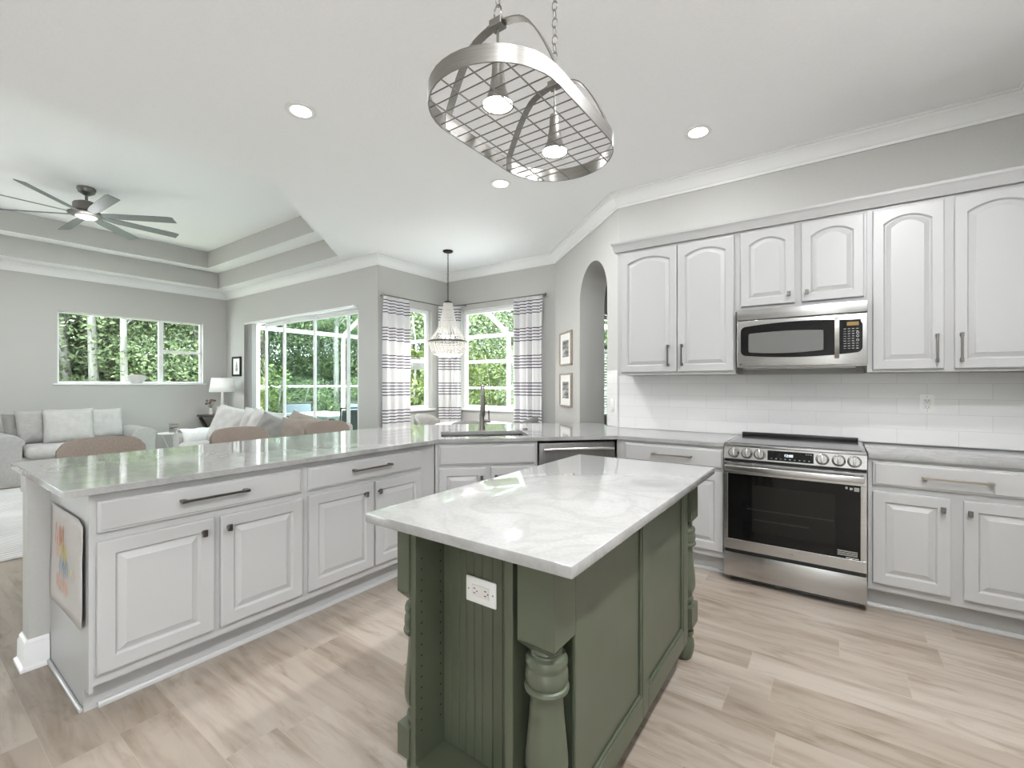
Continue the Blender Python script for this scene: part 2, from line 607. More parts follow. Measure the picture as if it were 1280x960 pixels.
def dup(root, loc=None, rz=None, label=None, scale=None):
    def cp(o, par):
        c = o.copy()
        COL.objects.link(c)
        if par is not None:
            c.parent = par
        for ch in o.children:
            cp(ch, c)
        return c
    r = cp(root, None)
    if loc is not None:
        r.location = loc
    if rz is not None:
        r.rotation_euler = (0, 0, rz)
    if scale is not None:
        r.scale = scale
    if label:
        r['label'] = label
    return r


def offset_path(pts, d, closed=False):
    """offset a 2D polyline to its right by d with mitres"""
    out = []
    n = len(pts)
    for i, p in enumerate(pts):
        p = Vector(p)
        ds = []
        if i > 0 or closed:
            ds.append((p - Vector(pts[i - 1])).normalized())
        if i < n - 1 or closed:
            ds.append((Vector(pts[(i + 1) % n]) - p).normalized())
        ns = [Vector((q.y, -q.x)) for q in ds]
        if len(ns) == 1:
            out.append(p + ns[0] * d)
        else:
            b = (ns[0] + ns[1]).normalized()
            out.append(p + b * d / max(0.2, b.dot(ns[0])))
    return out


def sweep(mb, prof, pts, z=0.0, closed=False):
    """sweep a (offset-to-the-right, height) outline along a 2D path"""
    rings = []
    for d, h in prof:
        rings.append([mb.bm.verts.new((q.x, q.y, z + h)) for q in offset_path(pts, d, closed)])
    n = len(prof)
    N = len(pts)
    for i in range(n):
        A, B = rings[i], rings[(i + 1) % n]
        for k in range(N if closed else N - 1):
            k2 = (k + 1) % N
            mb.bm.faces.new((A[k], A[k2], B[k2], B[k]))
    if not closed:
        mb.bm.faces.new([r[0] for r in rings])
        mb.bm.faces.new([r[-1] for r in rings][::-1])
    return mb


def slab(mb, outer, z0, z1, holes=()):
    """a flat slab with an outline and holes, all edges vertical"""
    bm = mb.bm
    for z in ((z0, z1) if z0 != z1 else (z0,)):
        loops = []
        for lp in (outer, *holes):
            vs = [bm.verts.new((p[0], p[1], z)) for p in lp]
            es = [bm.edges.new((vs[i], vs[(i + 1) % len(vs)])) for i in range(len(vs))]
            loops.append((vs, es))
        bmesh.ops.triangle_fill(bm, use_beauty=True, use_dissolve=False, edges=[e for _, es in loops for e in es])
        if z == z0:
            low = loops
    if z0 != z1:
        for (a, _), (b, _) in zip(low, loops):
            for i in range(len(a)):
                j = (i + 1) % len(a)
                bm.faces.new((a[i], a[j], b[j], b[i]))
    return mb


# ------------------------------------------------------------------ room shell
CH = 3.05
A0 = Vector((-1.62, 3.98))
B0 = Vector((-3.05, 5.30))
AL = (B0 - A0).length
AT = (B0 - A0).normalized()              # along the arch wall, away from the stove wall
AN = Vector((AT.y, -AT.x))               # away from the room
AROT = math.atan2(-AT.y, -AT.x)          # frame with local +x pointing back towards the stove wall


def apt(t, out=0.0):
    p = A0 + AT * t + AN * out
    return (p.x, p.y)


room = [(-9.67, -3.6), (-9.67, 4.09), (-5.16, 4.09), (-5.16, 5.42), (-3.05, 5.42), (-3.05, 7.6), (1.1, 7.6), (1.1, -3.6)]
struct(slab(MB(), room, -0.06, 0.0).build('floor', M['floor'], smooth=0), 'light oak plank floor')

low = [(-4.0, -3.0), (-4.0, 2.1), (-5.50, 3.665), (-9.16, 3.665), (-9.16, -3.0)]   # counter-clockwise: inside is to the left
low_cw = low[::-1]
up_cw = [tuple(p) for p in offset_path(low_cw, 0.27, True)]
mb = MB()
slab(mb, room, CH, CH, [low])
struct(mb.build('ceiling', M['ceiling'], smooth=0), 'flat white kitchen ceiling around the tray recess')
mb = MB()
slab(mb, low, 3.33, 3.33, [up_cw])
mb._add([(p[0], p[1], 3.61) for p in up_cw], [tuple(range(len(up_cw)))])
struct(mb.build('ceiling_tray', M['ceiling'], smooth=0), 'white raised tray ceiling over the living room')
mb = MB()
for ring, a, b in ((low, CH, 3.33), (up_cw, 3.33, 3.61)):
    n = len(ring)
    vv = [(p[0], p[1], a) for p in ring] + [(p[0], p[1], b) for p in ring]
    mb._add(vv, [(i, (i + 1) % n, n + (i + 1) % n, n + i) for i in range(n)])
struct(mb.build('wall_tray', M['wall'], smooth=0), 'greige stepped sides of the tray ceiling')


def wall_y(name, y0, y1, x0, x1, z1, holes, label, m=None):
    mb = MB()
    xs = sorted({x0, x1, *[h[0] for h in holes], *[h[1] for h in holes]})
    for a, b in zip(xs, xs[1:]):
        hs = sorted([h for h in holes if h[0] <= a + 1e-6 and h[1] >= b - 1e-6], key=lambda h: h[2])
        z = 0.0
        for h in hs:
            if h[2] > z:
                mb.box(a, y0, z, b, y1, h[2])
            z = h[3]
        if z < z1:
            mb.box(a, y0, z, b, y1, z1)
    return struct(mb.build(name, m or M['wall'], smooth=0), label)


def wall_x(name, x0, x1, y0, y1, z1, holes, label, m=None):
    mb = MB()
    ys = sorted({y0, y1, *[h[0] for h in holes], *[h[1] for h in holes]})
    for a, b in zip(ys, ys[1:]):
        hs = sorted([h for h in holes if h[0] <= a + 1e-6 and h[1] >= b - 1e-6], key=lambda h: h[2])
        z = 0.0
        for h in hs:
            if h[2] > z:
                mb.box(x0, a, z, x1, b, h[2])
            z = h[3]
        if z < z1:
            mb.box(x0, a, z, x1, b, z1)
    return struct(mb.build(name, m or M['wall'], smooth=0), label)


wall_x('wall_living', -9.67, -9.55, -3.6, 4.09, CH, [(-3.4, -1.0, 0.0, 2.7), (1.63, 3.57, 1.325, 2.43)], 'living room wall with the wide high window')  # first hole: unseen opening added to let daylight into the living room
wall_y('wall_slider', 3.97, 4.09, -9.55, -5.16, CH, [(-8.56, -5.46, 0.0, 2.42)], 'living room wall with the sliding doors')
wall_x('wall_nook_left', -5.16, -5.04, 3.97, 5.42, CH, [(4.08, 4.985, 0.94, 2.44)], 'left wall of the breakfast nook')
wall_y('wall_nook_back', 5.30, 5.42, -5.04, -3.05, CH, [(-4.73, -3.34, 0.94, 2.44)], 'back wall of the breakfast nook')
wall_y('wall_stove', 3.98, 4.10, -1.62, 1.10, CH, [], 'kitchen wall behind the range')
wall_x('wall_right', 0.98, 1.10, -3.6, 3.98, CH, [(-3.3, -1.9, 0.0, 2.75)], 'kitchen wall at the right end of the cabinets')  # unseen opening added to bring daylight in from the right
wall_y('wall_back', -3.6, -3.48, -9.55, 0.98, CH, [], 'wall behind the viewer')
wall_x('wall_hall_left', -3.05, -2.93, 5.42, 7.6, CH, [(6.0, 7.2, 0.85, 2.4)], 'hall wall seen through the arch')
wall_y('wall_hall_back', 7.6, 7.72, -3.05, 1.1, CH, [], 'end wall of the hall')
wall_x('wall_hall_right', 1.10, 1.22, 4.10, 7.6, CH, [], 'right wall of the hall')

# the arch wall
t1, t2, ztop = 0.257, 1.02, 2.606
rr = (t2 - t1) / 2
pts = [(0, 0), (0, CH), (AL, CH), (AL, 0), (t2, 0)]
for k in range(25):
    a = pi * k / 24
    pts.append(((t1 + t2) / 2 + rr * cos(a), ztop - rr + rr * sin(a)))
pts.append((t1, 0))
mb = slab(MB(), pts, 0.0, 0.30)
for v_ in mb.bm.verts:
    q = apt(v_.co.x, v_.co.z)
    v_.co = (q[0], q[1], v_.co.y)
struct(mb.build('wall_arch', M['wall'], smooth=30), 'angled wall with the arched opening')

# crown moulding, baseboards
crown = [(0, -0.125), (0.012, -0.125), (0.016, -0.108), (0.024, -0.103), (0.034, -0.086), (0.052, -0.058), (0.074, -0.034), (0.082, -0.03), (0.086, -0.018), (0.1, -0.014), (0.1, -0.001), (0, -0.001)]
path = [(-9.55, -3.48), (-9.55, 3.97), (-5.04, 3.97), (-5.04, 5.30), (-3.05, 5.30), (-1.62, 3.98), (0.98, 3.98), (0.98, -3.48)]
struct(sweep(MB(), crown, path, CH).build('trim_1', M['trim'], smooth=25), 'white crown moulding around the room')
base = [(0, 0), (0.028, 0), (0.027, 0.012), (0.017, 0.02), (0.016, 0.10), (0.011, 0.112), (0.011, 0.122), (0.004, 0.135), (0, 0.135)]
struct(sweep(MB(), base, [(-9.55, -1.0), (-9.55, 3.97), (-8.62, 3.97)], 0).build('baseboard_living', M['trim'], smooth=25))
struct(sweep(MB(), base, [(-5.40, 3.97), (-5.04, 3.97), (-5.04, 5.30), (-3.05, 5.30), apt(t2)], 0).build('baseboard_nook', M['trim'], smooth=25))
struct(sweep(MB(), base, [(0.98, 2.9), (0.98, -1.9)], 0).build('baseboard_right', M['trim'], smooth=25))

# backsplash tiles
o = MB().box(0, -0.008, 0, 2.59, 0, 0.4685).build('wall_tile', M['tile'], smooth=0)
o.location = (-1.612, 3.98, 0.9165)
struct(o, 'white subway tile backsplash behind the range')
o = MB().box(0, -0.008, 0, 0.235, 0, 0.525).build('wall_tile_return', M['tile'], smooth=0)
p = apt(0.248)
o.location = (p[0], p[1], 0.9165)
o.rotation_euler = (0, 0, AROT)
struct(o, 'white tile return on the arch wall')


# ------------------------------------------------------------------ windows and doors
def rect_frame(mb, a0, a1, z0, z1, wd, d0, d1, axis):
    """rectangular frame in the plane across `axis`"""
    for (p, q, r, s) in ((a0, a1, z0, z0 + wd), (a0, a1, z1 - wd, z1), (a0, a0 + wd, z0 + wd, z1 - wd), (a1 - wd, a1, z0 + wd, z1 - wd)):
        if axis == 'y':
            mb.box(p, d0, r, q, d1, s, 0.003, 1)
        else:
            mb.box(d0, p, r, d1, q, s, 0.003, 1)


def window(name, axis, a0, a1, z0, z1, inner, outer, label, wd=0.045, bars=(), sill=None):
    r = bpy.data.objects.new(name, None)
    COL.objects.link(r)
    struct(r, label)
    mid = inner + (outer - inner) * 0.62
    s = 1 if outer > inner else -1
    mb = MB()
    rect_frame(mb, a0, a1, z0, z1, wd, min(mid, mid + s * 0.05), max(mid, mid + s * 0.05), axis)
    mb.build('window_frame', M['trim'], r, 30)
    for (p, q, r0, r1) in bars:
        b = MB()
        if axis == 'y':
            b.box(p, min(mid - s * .004, mid + s * 0.046), r0, q, max(mid - s * .004, mid + s * 0.046), r1, 0.003, 1)
        else:
            b.box(min(mid - s * .004, mid + s * 0.046), p, r0, max(mid - s * .004, mid + s * 0.046), q, r1, 0.003, 1)
        b.build('mullion', M['trim'], r, 30)
    g = MB()
    ga, gb = sorted((mid + s * 0.02, mid + s * 0.025))
    if axis == 'y':
        g.box(a0 + wd * .8, ga, z0 + wd * .8, a1 - wd * .8, gb, z1 - wd * .8)
    else:
        g.box(ga, a0 + wd * .8, z0 + wd * .8, gb, a1 - wd * .8, z1 - wd * .8)
    g.build('pane', M['glass'], r, 0)
    if sill:
        b = MB()
        i0, i1 = sorted((inner - s * sill, mid))
        if axis == 'y':
            b.box(a0 - 0.05, i0, z0 - 0.028, a1 + 0.05, inner, z0 - 0.001, 0.004)
            b.box(a0, inner, z0 - 0.001, a1, mid, z0 + 0.004)
        else:
            b.box(min(inner, inner - s * sill), a0 - 0.05, z0 - 0.028, max(inner, inner - s * sill), a1 + 0.05, z0 - 0.001, 0.004)
            b.box(min(inner, mid), a0, z0 - 0.001, max(inner, mid), a1, z0 + 0.004)
        b.build('window_sill', M['trim'], r, 30)
    return r


window('window_1', 'x', 1.63, 3.57, 1.325, 2.43, -9.55, -9.67, 'wide living room window with one side bar', 0.03,
       bars=((2.91, 2.978, 1.36, 2.40), (2.978, 3.54, 1.86, 1.91)), sill=0.02)
window('window_2', 'x', 4.08, 4.985, 0.94, 2.44, -5.04, -5.16, 'left nook window', 0.05, bars=((4.13, 4.935, 1.63, 1.68),), sill=0.04)
window('window_3', 'y', -4.73, -3.34, 0.94, 2.44, 5.30, 5.42, 'right nook window above the table', 0.05, bars=((-4.68, -3.39, 1.63, 1.68),), sill=0.04)
window('window_4', 'x', 6.0, 7.2, 0.85, 2.4, -2.93, -3.05, 'hall window seen through the arch', 0.05, bars=((6.05, 7.15, 1.75, 1.80),), sill=0.03)
# wooden blind slats on the hall window
bl = thing('window_blind', 'white slatted blind in the hall window beyond the arch', 'blind', (-2.90, 6.6, 0.9))
mb = MB()
for k in range(22):
    mb.cbox((0, 0, 0.03 + k * 0.042), (0.045, 1.1, 0.004), rot=Matrix.Rotation(0.6, 3, 'Y'))
mb.build('slats', M['white'], bl, 0)
MB().box(-0.02, -0.56, 0.95, 0.03, 0.56, 1.0, 0.004).build('head_rail', M['white'], bl)

# sliding glass doors
d = bpy.data.objects.new('door_1', None)
COL.objects.link(d)
struct(d, 'four panel sliding glass door to the patio')
mb = MB()
mb.box(-8.56, 4.0, 2.385, -5.46, 4.09, 2.42, 0.003, 1).box(-8.56, 4.0, 0, -8.50, 4.09, 2.385, 0.003, 1).box(-5.50, 4.0, 0, -5.46, 4.09, 2.385, 0.003, 1).box(-8.5, 4.0, 0.0, -5.5, 4.09, 0.025, 0.003, 1)
mb.build('door_frame', M['trim'], d, 30)
for i, (a, b, y) in enumerate(((-8.25, -7.58, 4.065), (-7.59, -6.62, 4.035), (-6.73, -5.80, 4.065), (-5.81, -5.50, 4.035))):
    f = MB()
    rect_frame(f, a, b, 0.03, 2.38, 0.06, y - 0.012, y + 0.012, 'y')
    f = f.build('door_panel', M['trim'], d, 30)
    MB().box(a + 0.055, y - 0.003, 0.085, b - 0.055, y + 0.003, 2.325).build('pane', M['doorglass'], f, 0)
# stacked vertical blind and its rail
bl = thing('vertical_blind', 'grey vertical blind stacked at the left of the sliding doors', 'blind', (-8.5, 3.93, 0))
for k in range(7):
    MB().cbox((-0.16 + k * 0.045, 0.0, 1.20), (0.006, 0.085, 2.36), 0.002, 1).build('slat', M['blindgrey'], bl)
MB().box(-0.20, -0.02, 2.385, 3.02, 0.03, 2.42, 0.004).build('head_rail', M['trim'], bl)


# ------------------------------------------------------------------ kitchen cabinets
def door_loops(wd, ht, arch, stile=0.055):
    """nested outlines (inset, depth) of a raised panel door; the inner ones have an arched top"""
    K = 12

    def loop(ins, y, a):
        x0, x1, z0, z1 = ins, wd - ins, ins, ht - ins
        L = [(x0, y, z0), (x1, y, z0)]
        for k in range(K + 1):
            u = 1 - 2 * k / K
            L.append(((x0 + x1) / 2 + u * (x1 - x0) / 2, y, z1 - a * u * u))
        return L
    f = -0.02
    return [loop(0, 0, 0), loop(0, f + 0.005, 0), loop(0.0015, f + 0.0015, 0), loop(0.006, f, 0), loop(stile, f, arch), loop(stile + 0.003, f + 0.004, arch),
            loop(stile + 0.008, f + 0.0105, arch), loop(stile + 0.013, f + 0.0105, arch), loop(stile + 0.034, f + 0.003, arch * 0.95), loop(stile + 0.0365, f + 0.0015, arch * 0.95), loop(stile + 0.039, f + 0.0015, arch * 0.95)]


def loops_mesh(loops):
    mb = MB()
    rings = [[mb.bm.verts.new(p) for p in L] for L in loops]
    for A, B in zip(rings, rings[1:]):
        n = len(A)
        for i in range(n):
            mb.bm.faces.new((A[i], A[(i + 1) % n], B[(i + 1) % n], B[i]))
    mb.bm.faces.new(rings[0][::-1])
    mb.bm.faces.new(rings[-1])
    return mb


def slab_loops(wd, ht):
    def loop(ins, y):
        return [(ins, y, ins), (wd - ins, y, ins), (wd - ins, y, ht - ins), (ins, y, ht - ins)]
    return [loop(0, 0), loop(0, -0.011), loop(0.003, -0.014), loop(0.009, -0.0155), loop(0.013, -0.02)]


def bar_pull(mb, length, vertical=False, r=0.0055):
    h = length / 2
    if vertical:
        mb.box(-r, -0.036, -h, r, -0.025, h, 0.0015, 1)
        for s in (-1, 1):
            mb.box(-r * 1.25, -0.037, s * h - 0.011, r * 1.25, 0, s * h + 0.011, 0.0015, 1)
    else:
        mb.box(-h, -0.036, -r, h, -0.025, r, 0.0015, 1)
        for s in (-1, 1):
            mb.box(s * h - 0.011, -0.037, -r * 1.25, s * h + 0.011, 0, r * 1.25, 0.0015, 1)
    return mb


def small_knob(mb):
    mb.box(-0.006, -0.018, -0.006, 0.006, 0, 0.006)
    mb.box(-0.010, -0.03, -0.016, 0.010, -0.018, 0.016, 0.002, 1)
    return mb


def add_door(root, x0, x1, z0, z1, hw, hx=None, hz=None, arch=0.0, stile=0.055, hm=None):
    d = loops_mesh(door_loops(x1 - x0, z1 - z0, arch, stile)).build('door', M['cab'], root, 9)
    d.location = (x0, -0.0005, z0)
    if hw:
        mb = MB()
        if hw == 'knob':
            small_knob(mb)
        else:
            bar_pull(mb, hw, True)
        k = mb.build('knob' if hw == 'knob' else 'handle', hm or M['bronze'], d, 30)
        k.location = (hx - x0, -0.0195, hz - z0)
    return d


def add_drawer(root, x0, x1, z0, z1, pull=None, hx=None, hz=None, hm=None, name='drawer'):
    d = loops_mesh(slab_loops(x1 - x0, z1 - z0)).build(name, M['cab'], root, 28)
    d.location = (x0, -0.0005, z0)
    if pull:
        k = bar_pull(MB(), pull).build('handle', hm or M['bronze'], d, 30)
        k.location = (hx - x0, -0.0195, hz - z0)
    return d


def base_body(root, x0, x1, depth, sides=(0, 0)):
    mb = MB()
    mb.box(x0, 0, 0.125, x1, depth, 0.8845)
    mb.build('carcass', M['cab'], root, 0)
    tk = MB()
    tk.box(x0, 0.075, 0.0, x1, 0.09, 0.125)
    tk.prism([(0.074, 0.001), (0.058, 0.001), (0.061, 0.012), (0.067, 0.019), (0.074, 0.021)], 'x', x0 + (0.03 if sides[0] else 0), x1)
    tk.build('toe_kick', M['cab'], root, 0)


# peninsula (fronts face +X)
PX, PY = -2.375, 0.493
c1 = thing('base_cabinet', 'white peninsula base cabinet at the open end with a drawer over two doors', 'cabinet', (PX, PY, 0), pi / 2, 'white base cabinets')
base_body(c1, 0.013, 0.882, 0.63, (1, 0))
mb = MB()
mb.box(0.0, 0.0, 0.10, 0.013, 0.645, 0.8845).box(0.0, 0.075, 0.0, 0.013, 0.645, 0.10)
mb.box(-0.014, 0.075, 0.0, 0, 0.645, 0.02, 0.004, 1)
mb.build('end_panel', M['cab'], c1, 30)
add_drawer(c1, 0.023, 0.862, 0.725, 0.852, 0.262, 0.437, 0.797)
add_door(c1, 0.021, 0.435, 0.169, 0.692, 'knob', 0.387, 0.635)
add_door(c1, 0.462, 0.866, 0.169, 0.692, 'knob', 0.492, 0.635)
c2 = thing('base_cabinet', 'white peninsula base cabinet between the open end cabinet and the sink corner', 'cabinet', (PX, PY + 0.8825, 0), pi / 2, 'white base cabinets')
base_body(c2, 0, 0.995, 0.63)
add_drawer(c2, 0.019, 0.857, 0.725, 0.852, 0.262, 0.434, 0.797)
add_door(c2, 0.019, 0.452, 0.169, 0.700, 'knob', 0.383, 0.638)
add_door(c2, 0.466, 0.857, 0.169, 0.700, 'knob', 0.486, 0.638)

# diagonal corner: sink base and dishwasher (fronts face +X -Y)
DX, DY = -2.375, 2.375
DR = pi / 4
c3 = thing('sink_cabinet', 'white corner sink cabinet with a plain panel over two doors', 'cabinet', (DX, DY, 0), DR, 'white base cabinets')
mb = MB()
mb.box(0.004, 0, 0.125, 0.765, 0.02, 0.8845).box(0.004, 0.02, 0.125, 0.022, 0.6, 0.8845).box(0.747, 0.02, 0.125, 0.765, 0.6, 0.8845).box(0.022, 0.02, 0.125, 0.747, 0.6, 0.143).box(0.022, 0.585, 0.143, 0.747, 0.6, 0.62)
mb.build('carcass', M['cab'], c3, 0)
mb = MB()
mb.box(0.004, 0.075, 0, 0.765, 0.09, 0.125)
mb.prism([(0.074, 0.001), (0.058, 0.001), (0.061, 0.012), (0.067, 0.019), (0.074, 0.021)], 'x', 0.03, 0.765)
mb.build('toe_kick', M['cab'], c3, 0)
add_drawer(c3, 0.03, 0.743, 0.720, 0.866, name='front_panel')
add_door(c3, 0.03, 0.372, 0.169, 0.699, 'knob', 0.340, 0.628)
add_door(c3, 0.410, 0.743, 0.169, 0.699, 'knob', 0.446, 0.630)

dw = thing('dishwasher', 'dark stainless dishwasher between the sink cabinet and the corner', 'dishwasher', (DX, DY, 0), DR)
MB().box(0.772, 0.005, 0.10, 1.375, 0.55, 0.872).build('tub_housing', M['black'], dw, 0)
MB().box(0.774, -0.03, 0.115, 1.373, 0.0045, 0.868, 0.006).build('door', M['darksteel'], dw)
mb = MB()
mb.tube([(0.80, -0.07, 0.823), (0.90, -0.079, 0.828), (1.07, -0.083, 0.829), (1.24, -0.079, 0.828), (1.345, -0.07, 0.823)], 0.013, 12)
for x in (0.83, 1.315):
    mb.tube([(x, -0.075, 0.825), (x, -0.028, 0.825)], 0.009, 8)
mb.build('handle', M['steel'], dw)
MB().box(0.774, 0.06, 0.0, 1.373, 0.08, 0.10).build('toe_kick', M['black'], dw, 0)

# run left of the range (fronts face -Y)
c4 = thing('base_cabinet', 'white base cabinet left of the range behind the green island', 'cabinet', (-1.385, 3.365, 0), 0, 'white base cabinets')
base_body(c4, 0.0, 0.772, 0.60)
add_drawer(c4, 0.07, 0.768, 0.735, 0.868, 0.26, 0.425, 0.802, M['pull'])
add_door(c4, 0.07, 0.405, 0.169, 0.708, 'knob', 0.37, 0.64, hm=M['bronze'])
add_door(c4, 0.425, 0.768, 0.169, 0.708, 'knob', 0.46, 0.64, hm=M['bronze'])
c5 = thing('base_cabinet', 'white base cabinet right of the range with a wide drawer over two doors', 'cabinet', (0.157, 3.365, 0), 0, 'white base cabinets')
base_body(c5, 0.0, 0.815, 0.60)
add_drawer(c5, 0.021, 0.775, 0.732, 0.868, 0.255, 0.372, 0.80, M['pull'])
add_door(c5, 0.021, 0.351, 0.169, 0.697, 'knob', 0.317, 0.638)
add_door(c5, 0.399, 0.775, 0.169, 0.697, 'knob', 0.421, 0.634)

# pony wall behind the peninsula cabinets
pony = [(-3.035, 0.42), (-3.155, 0.42), (-3.155, 2.765), (-1.815, 4.105), (-1.73, 4.025), (-3.035, 2.72)]
struct(slab(MB(), pony, 0, 0.8845).build('wall_peninsula', M['wall'], smooth=0), 'grey half wall under the peninsula worktop')
struct(sweep(MB(), base, [(-3.155, 2.7), (-3.155, 0.42), (-3.035, 0.42), (-3.035, 0.49)], 0).build('baseboard_peninsula', M['trim'], smooth=25), 'white baseboard wrapping the peninsula end')
cap = [(0, -0.09), (0.006, -0.09), (0.012, -0.072), (0.03, -0.045), (0.055, -0.022), (0.06, -0.001), (0, -0.001)]
struct(sweep(MB(), cap, [(-3.155, 2.7), (-3.155, 0.425)], 0.8845).build('trim_2', M['trim'], smooth=25), 'white bracket moulding under the worktop overhang')
struct(MB().box(-3.155, 0.413, 0.805, -3.036, 0.4195, 0.8845).box(-3.0345, 0.413, 0.805, -3.028, 0.478, 0.8845).build('trim_3', M['wall'], smooth=0), 'grey flat trim at the top of the half wall end')


# worktops
def uv(u, v):            # diagonal frame: u along the front, v into the corner
    s = sqrt(0.5)
    return (s * (u - v), s * (u + v))


uD, vD = (DX + DY) * sqrt(0.5), (DY - DX) * sqrt(0.5)
SU0, SU1, SV0, SV1 = uD + 0.05, uD + 0.73, vD + 0.10, vD + 0.49
hole = [uv(SU0, SV0), uv(SU1, SV0), uv(SU1, SV1), uv(SU0, SV1)]
outer = [(-3.40, 0.412), (-2.33, 0.412), (-2.33, 2.388), (-1.373, 3.345), (-0.612, 3.345), (-0.612, 3.975), (-1.605, 3.975), apt(0.02, -0.009), apt(0.565, -0.004), (-3.40, 3.0)]
wt = slab(MB(), outer, 0.885, 0.915, [hole]).build('worktop', M['quartz'], smooth=0)
tag(wt, 'long white quartz worktop over the peninsula, sink corner and left of the range', 'worktop', 'white quartz worktops')
bv = wt.modifiers.new('edge', 'BEVEL')
bv.width, bv.segments, bv.limit_method, bv.angle_limit = 0.003, 2, 'ANGLE', radians(50)
o = MB().box(0.157, 3.345, 0.885, 0.975, 3.972, 0.915, 0.003).build('worktop', M['quartz'])
tag(o, 'short white quartz worktop right of the range', 'worktop', 'white quartz worktops')

# undermount sink
sk = thing('kitchen_sink', 'rectangular undermount stainless sink in the corner worktop', 'sink', (*uv(uD, vD), 0), DR)
mb = MB()
a0, a1, b0, b1 = 0.045, 0.735, 0.095, 0.495
th = 0.012
mb.box(a0 - th, b0 - th, 0.66, a1 + th, b1 + th, 0.672)
for q in ((a0 - th, b0 - th, a0, b1 + th), (a1, b0 - th, a1 + th, b1 + th), (a0, b0 - th, a1, b0), (a0, b1, a1, b1 + th)):
    mb.box(q[0], q[1], 0.672, q[2], q[3], 0.8845)
mb.build('basin', M['steel'], sk, 0)
MB().lathe([(0.045, 0.672), (0.045, 0.677), (0.03, 0.674), (0.001, 0.674)], (0.39, 0.33, 0), 20).build('drain', M['chrome'], sk)

# faucet: spout reaches towards the room
fc = thing('kitchen_faucet', 'gunmetal gooseneck faucet with a side lever behind the sink', 'faucet', (-2.535, 3.115, 0.915), DR)
MB().lathe([(0.029, 0), (0.029, 0.012), (0.024, 0.03), (0.022, 0.12), (0.021, 0.13), (0.0145, 0.15), (0.0135, 0.2)], seg=20).build('body', M['bronze'], fc)
pts = [(0, 0, 0.18), (0, 0, 0.29)]
for k in range(1, 15):
    a = pi * k / 14
    pts.append((0, -0.055 + 0.055 * cos(a), 0.335 + 0.06 * sin(a)))
pts.append((0, -0.11, 0.30))
MB().tube(pts, 0.0125, 12).build('spout', M['nickel'], fc)
MB().lathe([(0.014, 0.12), (0.017, 0.13), (0.0175, 0.25), (0.014, 0.305)], (0, -0.11, 0), 16).build('spray_head', M['bronze'], fc)
mb = MB()
mb.tube([(0.015, 0, 0.072), (0.075, 0, 0.072)], 0.016, 12)
mb.tube([(0.062, 0, 0.08), (0.062, 0, 0.165)], 0.006, 8)
mb.build('lever', M['bronze'], fc)
o = MB().lathe([(0.022, 0), (0.022, 0.006), (0.018, 0.011), (0.001, 0.012)], (0, 0, 0), 16).build('sink_button', M['bronze'])
o.location = (-2.22, 3.33, 0.915)
tag(o, 'round metal air switch button on the worktop right of the faucet', 'button')

# upper cabinets
UY = 3.66
TOPZ = 2.42


def upper(name_label, x0, x1, z0, doors, cat='cabinet'):
    r = thing('wall_cabinet', name_label, cat, (x0, UY, 0), 0, 'white wall cabinets')
    MB().box(0, 0, z0, x1 - x0, 3.975 - UY, TOPZ).build('carcass', M['cab'], r, 0)
    for (a, b, za, zb, hw, hx, hz) in doors:
        add_door(r, a - x0, b - x0, za, zb, hw, hx - x0, hz, arch=0.042, stile=0.052, hm=M['bronze'])
    return r


upper('white wall cabinet left of the microwave with two tall arched doors', -1.50, -0.592, 1.388,
      [(-1.462, -1.008, 1.41, 2.40, 0.145, -1.069, 1.538), (-1.000, -0.602, 1.41, 2.40, 0.145, -0.965, 1.538)])
upper('short white wall cabinet above the microwave with two arched doors', -0.591, 0.165, 1.842,
      [(-0.556, -0.224, 1.870, 2.40, 'knob', -0.255, 1.93), (-0.184, 0.151, 1.870, 2.40, 'knob', -0.153, 1.93)])
upper('white wall cabinet at the far right with two tall arched doors', 0.166, 0.975, 1.388,
      [(0.194, 0.524, 1.405, 2.40, 0.145, 0.491, 1.526), (0.567, 0.935, 1.405, 2.40, 0.145, 0.595, 1.526)])
mb = MB()
cprof = [(0, 0), (0.022, 0.0), (0.024, 0.01), (0.030, 0.02), (0.034, 0.045), (0.045, 0.062), (0.047, 0.078), (0, 0.078)]
sweep(mb, cprof, [(-1.50, 3.97), (-1.50, UY), (0.975, UY)], TOPZ + 0.0005)
mb.box(-1.499, UY + 0.001, TOPZ + 0.0005, 0.974, 3.97, TOPZ + 0.06)
tag(mb.build('cabinet_crown', M['cab'], smooth=25), 'white crown moulding along the top of the wall cabinets', 'moulding')


# ------------------------------------------------------------------ lettering helper
def text(name, body, size, m, parent, loc, rot=(pi / 2, 0, 0), align='CENTER'):
    c = bpy.data.curves.new(name, 'FONT')
    c.body = body
    c.size = size
    c.align_x = align
    c.align_y = 'CENTER'
    c.extrude = 0.0003
    c.materials.append(m)
    tmp = bpy.data.objects.new(name + '_curve', c)
    COL.objects.link(tmp)
    dg_ = bpy.context.evaluated_depsgraph_get()
    me = bpy.data.meshes.new_from_object(tmp.evaluated_get(dg_))
    bpy.data.objects.remove(tmp)
    bpy.data.curves.remove(c)
    o = bpy.data.objects.new(name, me)
    COL.objects.link(o)
    o.parent = parent
    o.location = loc
    o.rotation_euler = rot
    return o


